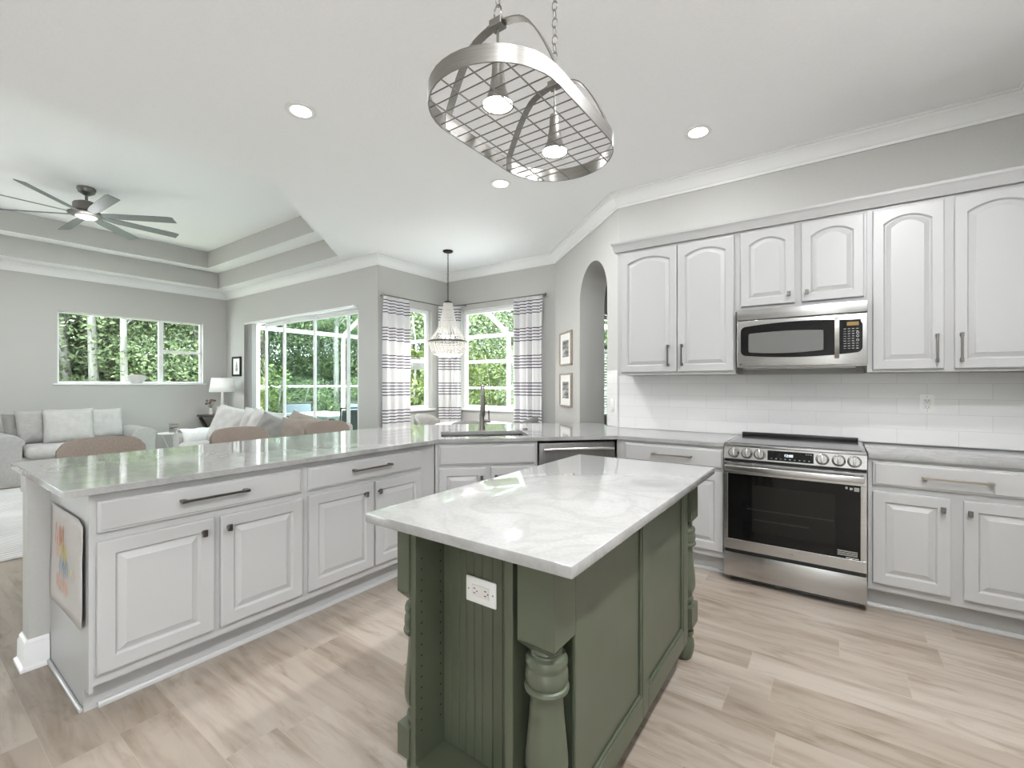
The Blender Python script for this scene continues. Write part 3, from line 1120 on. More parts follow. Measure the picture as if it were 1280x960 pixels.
# ------------------------------------------------------------------ range
rg = thing('range', 'stainless steel slide-in electric range with black glass oven door', 'range', (-0.2275, 3.335, 0))
W = 0.378
mb = MB()
mb.box(-W, 0.0, 0.045, W, 0.60, 0.90).box(-W + 0.03, 0.04, 0, W - 0.03, 0.58, 0.045)
mb.build('body', M['darksteel'], rg, 0)
mb = MB()
mb.box(-W, -0.02, 0.9005, W, 0.60, 0.917, 0.003)
mb.build('cooktop_frame', M['steel'], rg)
MB().box(-W + 0.022, 0.035, 0.9175, W - 0.022, 0.555, 0.9195, 0.001, 1).build('cooktop', M['cookglass'], rg, 0)
MB().box(-W + 0.02, 0.565, 0.9175, W - 0.02, 0.60, 0.945, 0.005).build('rear_vent_trim', M['black'], rg)
mb = MB()
mb.prism([(0, 0.815), (-0.025, 0.815), (-0.033, 0.822), (-0.02, 0.9), (0, 0.9)], 'x', -W, W)
pn = mb.build('control_panel', M['steel'], rg, 20)
tilt = math.atan2(0.013, 0.078)
dsp = MB().cbox((0, 0, 0), (0.245, 0.004, 0.062), 0.0012, 1).build('display', M['blackglass'], pn)
dsp.location = (0.0, -0.0285, 0.861)
dsp.rotation_euler = (-tilt, 0, 0)
text('clock_digits', '12:08', 0.022, M['digits'], dsp, (-0.008, -0.0024, 0.004))
mb = MB()
for k in range(9):
    mb.cbox((-0.10 + k * 0.025, -0.0022, -0.018), (0.008, 0.0006, 0.003))
mb.build('touch_print', M['ink'], dsp, 0)
mb = MB()
for k in range(3):
    mb.cbox((0.085 + k * 0.012, -0.0022, 0.02), (0.006, 0.0006, 0.003))
mb.build('status_print', M['ink'], dsp, 0)
for x in (-0.318, -0.241, -0.168, 0.166, 0.246, 0.32):
    kb = MB().lathe([(0.031, 0.0), (0.031, 0.004), (0.0285, 0.006), (0.0265, 0.024), (0.024, 0.027), (0.001, 0.027)], seg=28).build('knob', M['chrome'], pn)
    kb.location = (x, -0.0265, 0.861)
    kb.rotation_euler = (pi / 2 - tilt, 0, 0)
    MB().box(-0.0065, -0.023, 0.0265, 0.0065, 0.023, 0.038, 0.003).build('grip', M['steel'], kb)
    MB().lathe([(0.034, -0.002), (0.034, 0.0035), (0.0315, 0.0035)], seg=28, caps=False).build('ring', M['black'], kb)
MB().box(-W + 0.002, -0.006, 0.802, W - 0.002, 0, 0.815).build('seam', M['black'], rg, 0)
od = MB()
for (p, q, r, s) in ((-W, W, 0.225, 0.292), (-W, W, 0.724, 0.80), (-W, -W + 0.025, 0.292, 0.724), (W - 0.03, W, 0.292, 0.724)):
    od.box(p, -0.035, r, q, -0.0005, s, 0.0015, 1)
od = od.build('oven_door', M['steel'], rg, 30)
gw = MB().box(-W + 0.0255, -0.033, 0.2925, W - 0.0305, -0.002, 0.7235).build('oven_glass', M['blackglass'], od, 0)
MB().box(-0.21, -0.0336, 0.36, 0.23, -0.0331, 0.66).build('viewing_window', M['ovenwindow'], gw, 0)
mb = MB()
for zz_ in (0.50, 0.505, 0.44, 0.435):
    mb.box(-0.20 if zz_ < .5 else -0.24, -0.0340, zz_, 0.10 if zz_ < .5 else 0.22, -0.0337, zz_ + 0.0012)
mb.build('rack_glint', mat('dim_oven_rack', (0.06, 0.06, 0.055), 0.3, 0.5), gw, 0)
st_ = MB()
for k in range(3):
    st_.box(0.24, -0.0342, 0.332 - k * 0.011, 0.335 - 0.0, -0.0334, 0.339 - k * 0.011)
st_.build('sticker_lines', mat('dim_sticker_text', (0.22, 0.22, 0.21), 0.6), gw, 0)
MB().box(0.28, -0.0342, 0.297, 0.34, -0.0334, 0.302).build('sticker_mark', M['ink'], gw, 0)
mb = MB()
mb.box(0.318, -0.0342, 0.690, 0.342, -0.0334, 0.713)
mb.box(0.298, -0.0342, 0.696, 0.312, -0.0334, 0.709)
mb.box(0.278, -0.0342, 0.700, 0.288, -0.0334, 0.713)
mb.build('feature_sticker', M['ink'], gw, 0)
mb = MB()
mb.box(-W + 0.012, -0.092, 0.748, W - 0.012, -0.070, 0.786, 0.007, 3)
for s in (-1, 1):
    mb.box(s * (W - 0.045) - 0.014, -0.075, 0.755, s * (W - 0.045) + 0.014, -0.034, 0.779, 0.003)
mb.build('handle', M['steel'], od)
lg = MB().lathe([(0.011, 0), (0.011, 0.001), (0.001, 0.001)], seg=20).build('badge', M['chrome'], od)
lg.location = (-0.02, -0.0352, 0.258)
lg.rotation_euler = (pi / 2, 0, 0)
text('badge_letters', 'LG', 0.016, M['darksteel'], od, (0.008, -0.0356, 0.258))
MB().box(-W + 0.004, -0.012, 0.19, W - 0.004, -0.0005, 0.225).build('seam', M['black'], rg, 0)
MB().box(-W, -0.033, 0.045, W, -0.0005, 0.203, 0.003).build('storage_drawer', M['steel'], rg)

# ------------------------------------------------------------------ microwave (hung under the short cabinet)
mw = thing('microwave', 'stainless over-the-range microwave with a curved black window', 'microwave', (-0.203, 3.62, 1.432))
W2, H2 = 0.371, 0.408
MB().box(-W2, 0.0, 0.0, W2, 0.345, H2).build('housing', M['steel'], mw, 0)
mb = MB()
mb.box(-W2, -0.022, 0.335, W2, -0.0005, H2 - 0.002, 0.003)
mb.build('vent_panel', M['steel'], mw)
MB().box(-W2 + 0.004, -0.006, 0.330, W2 - 0.004, -0.0005, 0.335).build('seam', M['black'], mw, 0)


def barrel(x0, x1, z0, z1, rl, rr_, bl, bt, seg=14):
    """outline with rounded corners and bowed top and bottom edges"""
    P = []
    def bow(x):
        u = (x - (x0 + x1) / 2) / ((x1 - x0) / 2)
        return 1 - u * u
    def corner(cx, cz, r, a0, a1):
        for k in range(7):
            a = a0 + (a1 - a0) * k / 6
            P.append((cx + r * cos(a), cz + r * sin(a)))
    n = seg
    xs0, xs1 = x0 + rl, x1 - rr_
    for k in range(1, n):
        x = xs0 + (xs1 - xs0) * k / n
        P.append((x, z0 - bl * bow(x)))
    corner(x1 - rr_, z0 + rr_ - bl * bow(xs1), max(rr_, 1e-4), -pi / 2, 0)
    corner(x1 - rr_, z1 - rr_ + bt * bow(xs1), max(rr_, 1e-4), 0, pi / 2)
    for k in range(1, n):
        x = xs1 + (xs0 - xs1) * k / n
        P.append((x, z1 + bt * bow(x)))
    corner(x0 + rl, z1 - rl + bt * bow(xs0), max(rl, 1e-4), pi / 2, pi)
    corner(x0 + rl, z0 + rl - bl * bow(xs0), max(rl, 1e-4), pi, 1.5 * pi)
    return P


mb = MB()
mb.box(-W2, -0.024, 0.004, W2, -0.0005, 0.330, 0.006, 3)
dr = mb.build('door', M['steel'], mw)
mb = MB()
out = barrel(-0.345, 0.345, 0.085, 0.283, 0.035, 0.035, 0.022, 0.022)
mb.prism(out, 'y', -0.0275, -0.0235)
mb.build('window_surround', M['blackglass'], dr, 20)
mb = MB()
mb.prism(barrel(-0.295, 0.142, 0.105, 0.235, 0.012, 0.006, 0.012, 0.008), 'y', -0.0285, -0.0277)
mb.build('window', M['greyglass'], dr, 20)
mb = MB()
mb.strip([(0.214, -0.036, 0.05), (0.214, -0.048, 0.07), (0.214, -0.056, 0.12), (0.214, -0.058, 0.18), (0.214, -0.056, 0.24), (0.214, -0.048, 0.29), (0.214, -0.036, 0.31)], (1, 0, 0), 0.024, 0.012)
for z in (0.062, 0.298):
    mb.tube([(0.214, -0.046, z), (0.214, -0.02, z)], 0.008, 8)
mb.build('handle', M['nickel'], dr)
kp = MB().box(0.240, -0.0286, 0.098, 0.336, -0.0277, 0.29, 0.0002, 1).build('keypad', M['blackglass'], mw, 0)
MB().box(0.265, -0.0296, 0.252, 0.325, -0.0287, 0.276).build('amber_display', M['amber'], kp, 0)
mb = MB()
for r_ in range(9):
    for c_ in range(4):
        if c_ == 3 and r_ in (3, 4, 5, 6):
            continue
        mb.box(0.249 + c_ * 0.021, -0.0292, 0.107 + r_ * 0.0155, 0.261 + c_ * 0.021, -0.0287, 0.110 + r_ * 0.0155)
mr = MB()
for z in (0.160, 0.185, 0.205):
    mr.lathe([(0.0075, 0), (0.0075, 0.0006), (0.005, 0.0006), (0.005, 0)], seg=14, caps=False, mtx=Matrix.Translation((0.320, -0.0287, z)) @ Matrix.Rotation(pi / 2, 4, 'X'))
mb.build('keypad_print', M['ink'], kp, 0)
mr.build('ring_print', M['ink'], kp, 0)
text('badge_letters', 'LG', 0.014, M['darksteel'], mw, (-0.325, -0.0245, 0.022))
lg = MB().lathe([(0.006, 0), (0.006, 0.0008), (0.001, 0.0008)], seg=16).build('badge', M['darksteel'], mw)
lg.location = (-0.345, -0.0242, 0.022)
lg.rotation_euler = (pi / 2, 0, 0)
mb = MB()
mb.box(-W2 + 0.03, 0.02, -0.012, W2 - 0.06, 0.28, -0.0005)
mb.build('grease_filter', M['nickel'], mw, 0)


# ------------------------------------------------------------------ outlets
def outlet(name, label, loc, rz, horizontal=False, parent=None, group=None):
    o = thing(name, label, 'outlet', loc, rz, group)
    wd, ht = (0.117, 0.078) if horizontal else (0.07, 0.117)
    MB().box(-wd / 2, -0.007, -ht / 2, wd / 2, 0, ht / 2, 0.003).build('cover_plate', M['white'], o)
    mb = MB()
    a, b = (0.068, 0.036) if horizontal else (0.036, 0.068)
    mb.box(-a / 2, -0.0095, -b / 2, a / 2, -0.0072, b / 2, 0.001, 1)
    mb.build('receptacle', M['ceramic'], o)
    mb = MB()
    for s in (-1, 1):
        for q in (-1, 1):
            if horizontal:
                mb.box(s * 0.021 - 0.005, -0.0103, q * 0.007 - 0.0013, s * 0.021 + 0.003, -0.0096, q * 0.007 + 0.0013)
            else:
                mb.box(q * 0.007 - 0.0013, -0.0103, s * 0.021 - 0.003, q * 0.007 + 0.0013, -0.0096, s * 0.021 + 0.005)
        c = (s * 0.021 + 0.009, -0.0100, 0) if horizontal else (0, -0.0100, s * 0.021 - 0.010)
        mb.cbox(c, (0.004, 0.0006, 0.004))
    mb.build('socket_print', M['black'], o, 0)
    mb = MB()
    for s in (-1, 1):
        c = (s * 0.047, -0.0074, 0) if horizontal else (0, -0.0074, s * 0.047)
        mb.lathe([(0.0028, 0), (0.0022, 0.0009)], seg=10, mtx=Matrix.Translation(c) @ Matrix.Rotation(pi / 2, 4, 'X'))
    mb.build('screws', M['nickel'], o, 0)
    return o


outlet('wall_outlet', 'white wall outlet in the backsplash right of the range', (0.488, 3.9718, 1.185), 0)
p = apt(0.118, -0.0085)
o = thing('light_switch', 'white light switch on the tile return beside the arch', 'switch', (p[0], p[1], 1.12), AROT)
MB().box(-0.035, -0.006, -0.058, 0.035, 0, 0.058, 0.003).build('cover_plate', M['white'], o)
MB().box(-0.016, -0.009, -0.033, 0.016, -0.0062, 0.033, 0.001).build('rocker', M['ceramic'], o)


# ------------------------------------------------------------------ island
ic = (-0.828, 1.59)
o = MB().box(-1.188, 0.887, 0.885, -0.468, 2.335, 0.915, 0.004).build('worktop', M['quartz'])
tag(o, 'white quartz worktop of the green island', 'worktop', 'white quartz worktops')
isl = thing('kitchen_island', 'sage green kitchen island with turned posts and an open end shelf', 'island', (0, 0, 0))
G = M['green']
X0, X1 = -1.106, -0.549       # body sides
YB0, YB1 = 1.085, 2.205
ZB = 0.135
mb = MB()
mb.box(X0 + 0.012, YB0, ZB, X1 - 0.012, YB1, 0.8845)
mb.build('body', G, isl, 0)
# open shelf unit at the near end
SX0, SX1 = -1.058, -0.675
mb = MB()
mb.box(SX0, 0.955, ZB, SX0 + 0.022, YB0, 0.8845, 0.001, 1)
mb.box(SX1 - 0.024, 0.955, ZB, SX1, YB0, 0.8845, 0.001, 1)
sh = mb.build('shelf_sides', G, isl, 0)
MB().box(SX0 + 0.022, 0.957, ZB, SX1 - 0.024, YB0 - 0.0005, 0.160).build('bottom_shelf', G, isl, 0)
ph0 = None
for yy in (0.980, 1.062):
    for k in range(17):
        if ph0 is None:
            ph0 = MB().lathe([(0.0028, 0), (0.0028, 0.0006)], seg=8, mtx=Matrix.Rotation(pi / 2, 4, 'Y')).build('shelf_pin_hole', M['hole'], isl, 0)
            ph = ph0
        else:
            ph = ph0.copy()
            COL.objects.link(ph)
        ph.location = (SX0 + 0.0221, yy, 0.25 + k * 0.033)
# beadboard back: grooves between narrow boards
mb = MB()
xs = [SX0 + 0.023, -1.002, -0.966, -0.937, -0.905, -0.872, -0.833, -0.796, -0.757, SX1 - 0.025]
for a, b in zip(xs, xs[1:]):
    mb.box(a + 0.0008, YB0 - 0.010, 0.1605, b - 0.0008, YB0 - 0.0006, 0.8845, 0.0025, 1)
mb.build('beadboard_back', G, isl, 30)
# side panels facing +X: frame with two recessed panels
for side, nm in ((1, 'side_panel'), (-1, 'side_panel')):
    xo = X1 if side > 0 else X0
    mb = MB()
    def bx(y0, y1, z0, z1, d0, d1, bev=0.002):
        a, b = sorted((xo - side * d0, xo - side * d1))
        mb.box(a, y0, z0, b, y1, z1, bev, 1)
    bx(1.06, 1.14, ZB, 0.8845, 0.0115, 0.0)
    bx(1.57, 1.63, ZB, 0.8845, 0.0115, 0.0)
    bx(2.10, 2.16, ZB, 0.8845, 0.0115, 0.0)
    for a, b in ((1.14, 1.57), (1.63, 2.10)):
        bx(a, b, ZB, 0.215, 0.0115, 0.0)
        bx(a, b, 0.855, 0.8845, 0.0115, 0.0)
        # inner bead
        bx(a + 0.001, a + 0.011, 0.216, 0.854, 0.0115, 0.004)
        bx(b - 0.011, b - 0.001, 0.216, 0.854, 0.0115, 0.004)
        bx(a + 0.011, b - 0.011, 0.216, 0.226, 0.0115, 0.004)
    mb.build(nm, G, isl, 30)
MB().box(X0 + 0.013, YB1 + 0.0005, ZB, X1 - 0.013, YB1 + 0.012, 0.8845).build('end_panel', G, isl, 0)


def turned_post(clip=None):
    hb = 0.054
    mb = MB()
    # square head with a chamfered underside
    mb.box(-hb, -hb, 0.672, hb, hb, 0.8845, 0.0015, 1)
    vv = [(-hb, -hb, 0.6715), (hb, -hb, 0.6715), (hb, hb, 0.6715), (-hb, hb, 0.6715)]
    q = 0.030
    vv += [(-q, -q, 0.644), (q, -q, 0.644), (q, q, 0.644), (-q, q, 0.644)]
    mb._add(vv, [(3, 2, 1, 0), (4, 5, 6, 7), (0, 1, 5, 4), (1, 2, 6, 5), (2, 3, 7, 6), (3, 0, 4, 7)])
    prof = [(0.038, 0.652), (0.041, 0.644), (0.038, 0.639), (0.040, 0.634), (0.050, 0.630), (0.0535, 0.622), (0.0535, 0.612), (0.050, 0.604), (0.0505, 0.600),
            (0.054, 0.592), (0.0545, 0.575), (0.051, 0.562), (0.050, 0.560), (0.0555, 0.557), (0.0575, 0.551), (0.0555, 0.545), (0.046, 0.542),
            (0.042, 0.535), (0.0425, 0.51), (0.045, 0.47), (0.050, 0.42), (0.0535, 0.38), (0.0545, 0.355), (0.051, 0.335), (0.044, 0.318), (0.038, 0.305),
            (0.037, 0.298), (0.044, 0.294), (0.046, 0.287), (0.044, 0.280), (0.037, 0.277), (0.037, 0.262)]
    mb.lathe(prof[::-1], seg=36)
    mb.box(-hb, -hb, 0.165, hb, hb, 0.262, 0.002, 1)
    mb.lathe([(0.028, 0.0), (0.034, 0.004), (0.045, 0.03), (0.050, 0.062), (0.047, 0.09), (0.036, 0.108), (0.036, 0.114), (0.046, 0.118), (0.048, 0.128), (0.046, 0.138), (0.034, 0.142), (0.034, 0.165)], seg=32)
    if clip is not None:
        geo = mb.bm.verts[:] + mb.bm.edges[:] + mb.bm.faces[:]
        r = bmesh.ops.bisect_plane(mb.bm, geom=geo, plane_co=(clip[0], 0, 0), plane_no=(clip[1], 0, 0), clear_outer=True)
        bmesh.ops.holes_fill(mb.bm, edges=[e for e in mb.bm.edges if e.is_boundary])
    return mb


for x, y, clip in ((-0.597, 0.994, None), (-0.597, 2.2715, None), (-1.058, 2.2715, None), (-1.058, 1.0035, (-0.0005, 1))):
    pst = turned_post(clip).build('turned_post', G, isl, 32)
    pst.location = (x, y, 0)
ol = outlet('island_outlet', 'cream horizontal outlet on the beadboard end of the green island', (-0.874, YB0 - 0.0103, 0.685), 0, True)


# ------------------------------------------------------------------ child's drawing taped on the peninsula end
dg = thing('childs_drawing', "child's crayon drawing taped to the white end panel of the peninsula", 'drawing', (-2.66, 0.487, 0.55))
crn = [(-0.29, 0.205), (-0.235, 0.222), (0.0, 0.222), (0.235, 0.218), (0.262, 0.19), (0.27, -0.10), (0.262, -0.17), (0.19, -0.215), (0.0, -0.216), (-0.292, -0.214)]
K, R_ = 16, 12
mb = MB()
rows = []
for j in range(R_ + 1):
    row = []
    for i in range(K + 1):
        u, v_ = i / K, j / R_
        x = -0.29 + 0.55 * u
        z = -0.216 + 0.436 * v_
        if u > 0.85:
            z += 0.03 * (0.5 - v_) * (u - 0.85) / 0.15
        y = -0.003 - 0.006 * abs(u - 0.5) ** 2 * 4 * (1 - v_) - 0.012 * max(0, u - 0.8) * 4 * abs(v_ - 0.45) - 0.002 * sin(7 * v_ + 4 * u)
        row.append(mb.bm.verts.new((x, min(y, -0.0015), z)))
    rows.append(row)
for a, b in zip(rows, rows[1:]):
    for i in range(K):
        mb.bm.faces.new((a[i], a[i + 1], b[i + 1], b[i]))
sh = mb.build('paper', M['paper'], dg, 60)
sm = sh.modifiers.new('thickness', 'SOLIDIFY')
sm.thickness = 0.0006
rnd = random.Random(3)
for cname, col_, cx, cz, w_, h_, n_ in (('crayon_stroke', (0.55, 0.20, 0.09), -0.10, 0.10, 0.10, 0.06, 16), ('crayon_stroke', (0.66, 0.58, 0.18), -0.05, 0.045, 0.09, 0.05, 16),
                                        ('crayon_stroke', (0.25, 0.34, 0.45), -0.03, -0.02, 0.11, 0.045, 18), ('crayon_stroke', (0.62, 0.33, 0.34), -0.13, 0.04, 0.05, 0.05, 9),
                                        ('crayon_stroke', (0.58, 0.29, 0.17), -0.06, -0.105, 0.15, 0.05, 18), ('crayon_stroke', (0.68, 0.60, 0.30), 0.09, -0.02, 0.05, 0.03, 8)):
    cm = bpy.data.materials.get('crayon_%.2f_%.2f' % col_[:2]) or mat('crayon_%.2f_%.2f' % col_[:2], col_, 0.8)
    pts = []
    for k in range(n_):
        pts.append((cx + (k / n_ - 0.5) * w_ * 1.4 + rnd.uniform(-.02, .02), -0.0205, cz + (1 if k % 2 else -1) * h_ * rnd.uniform(0.4, 1)))
    tb = MB()
    tb.tube([(a, 0, c) for a, b, c in pts], 0.0030, 5)
    for v_ in tb.bm.verts:
        v_.co.y = v_.co.y * 0.15 - 0.0085
    tb.build(cname, cm, sh, 0)


# ------------------------------------------------------------------ ceiling lights
def can(loc, label, watts=CAN_W, group='recessed ceiling lights'):
    r = thing('recessed_light', label, 'ceiling light', loc, 0, group)
    MB().lathe([(0.062, -0.004), (0.086, -0.007), (0.092, -0.004), (0.092, 0.0), (0.062, 0.0)], seg=32).build('trim_ring', M['white'], r)
    MB().lathe([(0.061, -0.0055), (0.061, -0.0045)], seg=28).build('lens', M['lens'], r)
    l = bpy.data.lights.new('downlight', 'AREA')
    l.shape = 'DISK'
    l.size = 0.12
    l.energy = watts
    l.color = (0.965, 0.98, 1.0)
    lo = bpy.data.objects.new('downlight', l)
    COL.objects.link(lo)
    lo.parent = r
    lo.location = (0, 0, -0.012)
    return r


can((-2.768, 1.583, CH), 'recessed ceiling light over the peninsula, nearest the tray ceiling', CAN_W * 1.7)
can((-0.769, 3.30, CH), 'recessed ceiling light in front of the wall cabinets', CAN_W * 0.32)
can((-2.361, 3.16, CH), 'recessed ceiling light over the corner sink', CAN_W * 1.7)
for x, y, p_ in ((0.42, 0.0, CAN_W * 1.8), (0.42, 1.2, CAN_W * 2.7), (0.42, 2.2, CAN_W * 1.5), (0.42, -1.4, CAN_W * 1.5)):
    can((x, y, CH), 'added ceiling light out of view that brightens the kitchen', p_, group='added unseen ceiling lights')  # unseen downlights added to lift the right side of the kitchen


# ------------------------------------------------------------------ pot rack light over the island
RX, RY0, RY1, RZ, RRAD = -0.817, 1.082, 1.412, 2.128, 0.207
pr = thing('pot_rack_light', 'oval brushed steel pot rack light hanging over the green island', 'pot rack', (RX, (RY0 + RY1) / 2, CH))
hl = (RY1 - RY0) / 2


def stadium(r, n=20):
    P = []
    for k in range(n + 1):
        a = pi + pi * k / n
        P.append((r * cos(a), -hl + r * sin(a)))
    for k in range(n + 1):
        a = pi * k / n
        P.append((r * cos(a), hl + r * sin(a)))
    return P


zr = RZ - CH
po, pi_ = stadium(RRAD), stadium(RRAD - 0.004)
mb = MB()
n = len(po)
vv = [(x, y, zr) for x, y in po] + [(x, y, zr + 0.047) for x, y in po] + [(x, y, zr) for x, y in pi_] + [(x, y, zr + 0.047) for x, y in pi_]
ff = []
for i in range(n):
    j = (i + 1) % n
    ff += [(i, j, n + j, n + i), (2 * n + i, 3 * n + i, 3 * n + j, 2 * n + j), (i, 2 * n + i, 2 * n + j, j), (n + i, n + j, 3 * n + j, 3 * n + i)]
mb._add(vv, ff)
mb.build('ring_band', M['nickel'], pr, 30)
mb = MB()
for x in (-0.135, -0.045, 0.045, 0.135):
    e = sqrt((RRAD - 0.003) ** 2 - x * x)
    mb.tube([(x, -hl - e, zr + 0.004), (x, hl + e, zr + 0.004)], 0.0022, 6)
yv = -hl - 0.16
while yv < hl + 0.17:
    dy = max(0, abs(yv) - hl)
    e = sqrt(max(0.0, (RRAD - 0.003) ** 2 - dy * dy))
    mb.tube([(-e, yv, zr + 0.0082), (e, yv, zr + 0.0082)], 0.0019, 6)
    yv += 0.0415
mb.build('wire_grid', M['nickel'], pr)
for s in (-1, 1):
    yc = s * 0.168
    ap = 2.40 - CH
    arch_pts = []
    for k in range(25):
        u = -1 + 2 * k / 24
        au = abs(u)
        z = ap - 0.02 - (ap - 0.02 - (zr + 0.05)) * (au ** 2.1) * 0.55 - (ap - 0.02 - (zr + 0.05)) * 0.45 * max(0, (au - 0.45) / 0.55) ** 1.5
        if au < 0.12:
            z += 0.012 * (1 - au / 0.12)
        arch_pts.append(((RRAD - 0.006) * u, yc, z))
    arch_pts = [((RRAD - 0.006) * -1, yc, zr + 0.004)] + arch_pts + [((RRAD - 0.006), yc, zr + 0.004)]
    MB().strip(arch_pts, (0, 1, 0), 0.026, 0.004).build('support_arch', M['nickel'], pr, 40)
    mb = MB()
    mb.box(-0.022, yc - 0.016, ap - 0.03, 0.022, yc + 0.016, ap - 0.005, 0.002, 1)
    mb.build('apex_bracket', M['nickel'], pr)
    ch = MB()
    loop = [(0.010 * cos(2 * pi * k / 12), 0, 0.018 * sin(2 * pi * k / 12)) for k in range(12)]
    ch.tube([(a * 1.3, yc, ap + 0.017 + c * 1.3) for a, b, c in loop], 0.0026, 6, True)
    z = ap + 0.052
    kk = 0
    while z < -0.03:
        if kk % 2:
            ch.tube([(a, yc, z + c) for a, b, c in loop], 0.0019, 5, True)
        else:
            ch.tube([(0, yc + a, z + c) for a, b, c in loop], 0.0019, 5, True)
        z += 0.0305
        kk += 1
    ch.build('chain', M['nickel'], pr)
    MB().lathe([(0.055, -0.001), (0.055, -0.012), (0.04, -0.024), (0.012, -0.028), (0.008, -0.034)], (0, yc, 0), 24).build('ceiling_canopy', M['nickel'], pr)
    # pendant lamp under the apex
    rod = MB().tube([(0, yc, ap - 0.028), (0, yc, zr + 0.145)], 0.004, 8).build('rod', M['nickel'], pr)
    shd = MB().lathe([(0.010, 0.150), (0.0165, 0.146), (0.019, 0.10), (0.025, 0.06), (0.034, 0.033), (0.046, 0.0175), (0.048, 0.0125), (0.045, 0.0140), (0.032, 0.031), (0.022, 0.06), (0.016, 0.10)], (0, yc, zr), 28, caps=False).build('lamp_shade', M['nickel'], pr)
    bb = MB().lathe([(0.0425, 0.0142), (0.0438, 0.0152)], (0, yc, zr), 24).build('bulb', M['bulb'], pr)
    l = bpy.data.lights.new('pendant_glow', 'SPOT')
    l.energy = 11
    l.spot_size = radians(125)
    l.spot_blend = 0.8
    l.shadow_soft_size = 0.05
    l.color = (1, 0.995, 0.985)
    lo = bpy.data.objects.new('pendant_glow', l)
    COL.objects.link(lo)
    lo.parent = pr
    lo.location = (0, yc, zr + 0.0118)

# ------------------------------------------------------------------ beaded chandelier in the nook
cx, cy = -4.113, 4.356
chn = thing('beaded_chandelier', 'white beaded basket chandelier on a black chain over the nook table', 'chandelier', (cx, cy, CH))
MB().lathe([(0.065, -0.001), (0.066, -0.012), (0.055, -0.022), (0.012, -0.026)], seg=28).build('ceiling_canopy', M['ironblack'], chn)
mb = MB()
z = -0.03
kk = 0
lp = [(0.011 * cos(2 * pi * k / 10), 0.021 * sin(2 * pi * k / 10)) for k in range(10)]
while z > 2.385 - CH:
    mb.tube([(a, 0, z - 0.012 + c) if kk % 2 else (0, a, z - 0.012 + c) for a, c in lp], 0.003, 5, True)
    z -= 0.034
    kk += 1
mb.build('chain', M['ironblack'], chn)
MB().lathe([(0.012, 2.40 - CH), (0.045, 2.388 - CH), (0.055, 2.375 - CH), (0.055, 2.362 - CH), (0.01, 2.36 - CH)], seg=24).build('top_plate', M['ironblack'], chn)
mb = MB()
mb.lathe([(0.252, 1.877 - CH), (0.257, 1.866 - CH), (0.252, 1.855 - CH), (0.240, 1.855 - CH), (0.240, 1.877 - CH)], seg=40, caps=False)
mb.build('ring_band', M['bronze'], chn)


def bead_profile(t):
    """from the crown (t=0) to the ring (t=1)"""
    z = 2.36 + (1.885 - 2.36) * t
    r = 0.05 + 0.085 * t + 0.11 * t ** 4
    return r, z


bead = bmesh.new()
bmesh.ops.create_icosphere(bead, subdivisions=1, radius=1)
bv_ = [v.co.copy() for v in bead.verts]
bf_ = [[v.index for v in f.verts] for f in bead.faces]
bead.free()


def beads(mb, pts, r):
    for p in pts:
        mb._add([(p[0] + c.x * r, p[1] + c.y * r, p[2] + c.z * r) for c in bv_], bf_)


mb = MB()
for s in range(26):
    a = 2 * pi * s / 26
    pts = []
    for k in range(25):
        r, z = bead_profile(k / 24)
        pts.append((r * cos(a), r * sin(a), z - CH))
    beads(mb, pts, 0.0105)
o = mb.build('upper_bead_strands', M['bead'], chn, 60, fix=False)
o['kind'] = 'stuff'
mb = MB()
for tier, (ra, za, rb, zb, n) in enumerate(((0.245, 1.852, 0.155, 1.70, 30), (0.20, 1.85, 0.11, 1.685, 24), (0.15, 1.84, 0.03, 1.675, 18))):
    for s in range(n):
        a = 2 * pi * (s + tier * 0.4) / n
        pts = []
        for k in range(10):
            t = k / 9
            r = ra + (rb - ra) * t ** 1.4
            pts.append((r * cos(a), r * sin(a), za + (zb - za) * sin(t * pi / 2) - CH))
        beads(mb, pts, 0.0115)
o = mb.build('lower_bead_strands', M['bead'], chn, 60, fix=False)
o['kind'] = 'stuff'
for a in (0.3, 2.4, 4.5):
    MB().lathe([(0.008, 0.0), (0.018, 0.025), (0.02, 0.045), (0.008, 0.065)], (0.07 * cos(a), 0.07 * sin(a), 1.90 - CH), 12).build('bulb', M['softbulb'], chn)
l = bpy.data.lights.new('chandelier_glow', 'POINT')
l.energy = 20
l.shadow_soft_size = 0.08
l.color = (1, 0.96, 0.9)
lo = bpy.data.objects.new('chandelier_glow', l)
COL.objects.link(lo)
lo.parent = chn
lo.location = (0, 0, 1.64 - CH)

# ------------------------------------------------------------------ ceiling fan
FX, FY, FZ = -7.155, 1.466, 3.61
fn = thing('ceiling_fan', 'grey eight blade ceiling fan under the living room tray ceiling', 'fan', (FX, FY, FZ))
MB().lathe([(0.085, -0.001), (0.088, -0.02), (0.075, -0.055), (0.03, -0.085), (0.018, -0.09)], seg=28).build('ceiling_canopy', M['fanmetal'], fn)
MB().tube([(0, 0, -0.085), (0, 0, -0.16)], 0.014, 12).build('downrod', M['fanmetal'], fn)
MB().lathe([(0.03, -0.15), (0.075, -0.165), (0.115, -0.185), (0.122, -0.20), (0.122, -0.275), (0.11, -0.29), (0.05, -0.292)], seg=32).build('motor_housing', M['fanmetal'], fn)
MB().lathe([(0.10, -0.293), (0.165, -0.300), (0.17, -0.312), (0.15, -0.326), (0.10, -0.33)], seg=32).build('blade_hub', M['fanmetal'], fn)
MB().lathe([(0.095, -0.331), (0.10, -0.34), (0.085, -0.353), (0.01, -0.358)], seg=28).build('light_lens', M['fanlens'], fn)
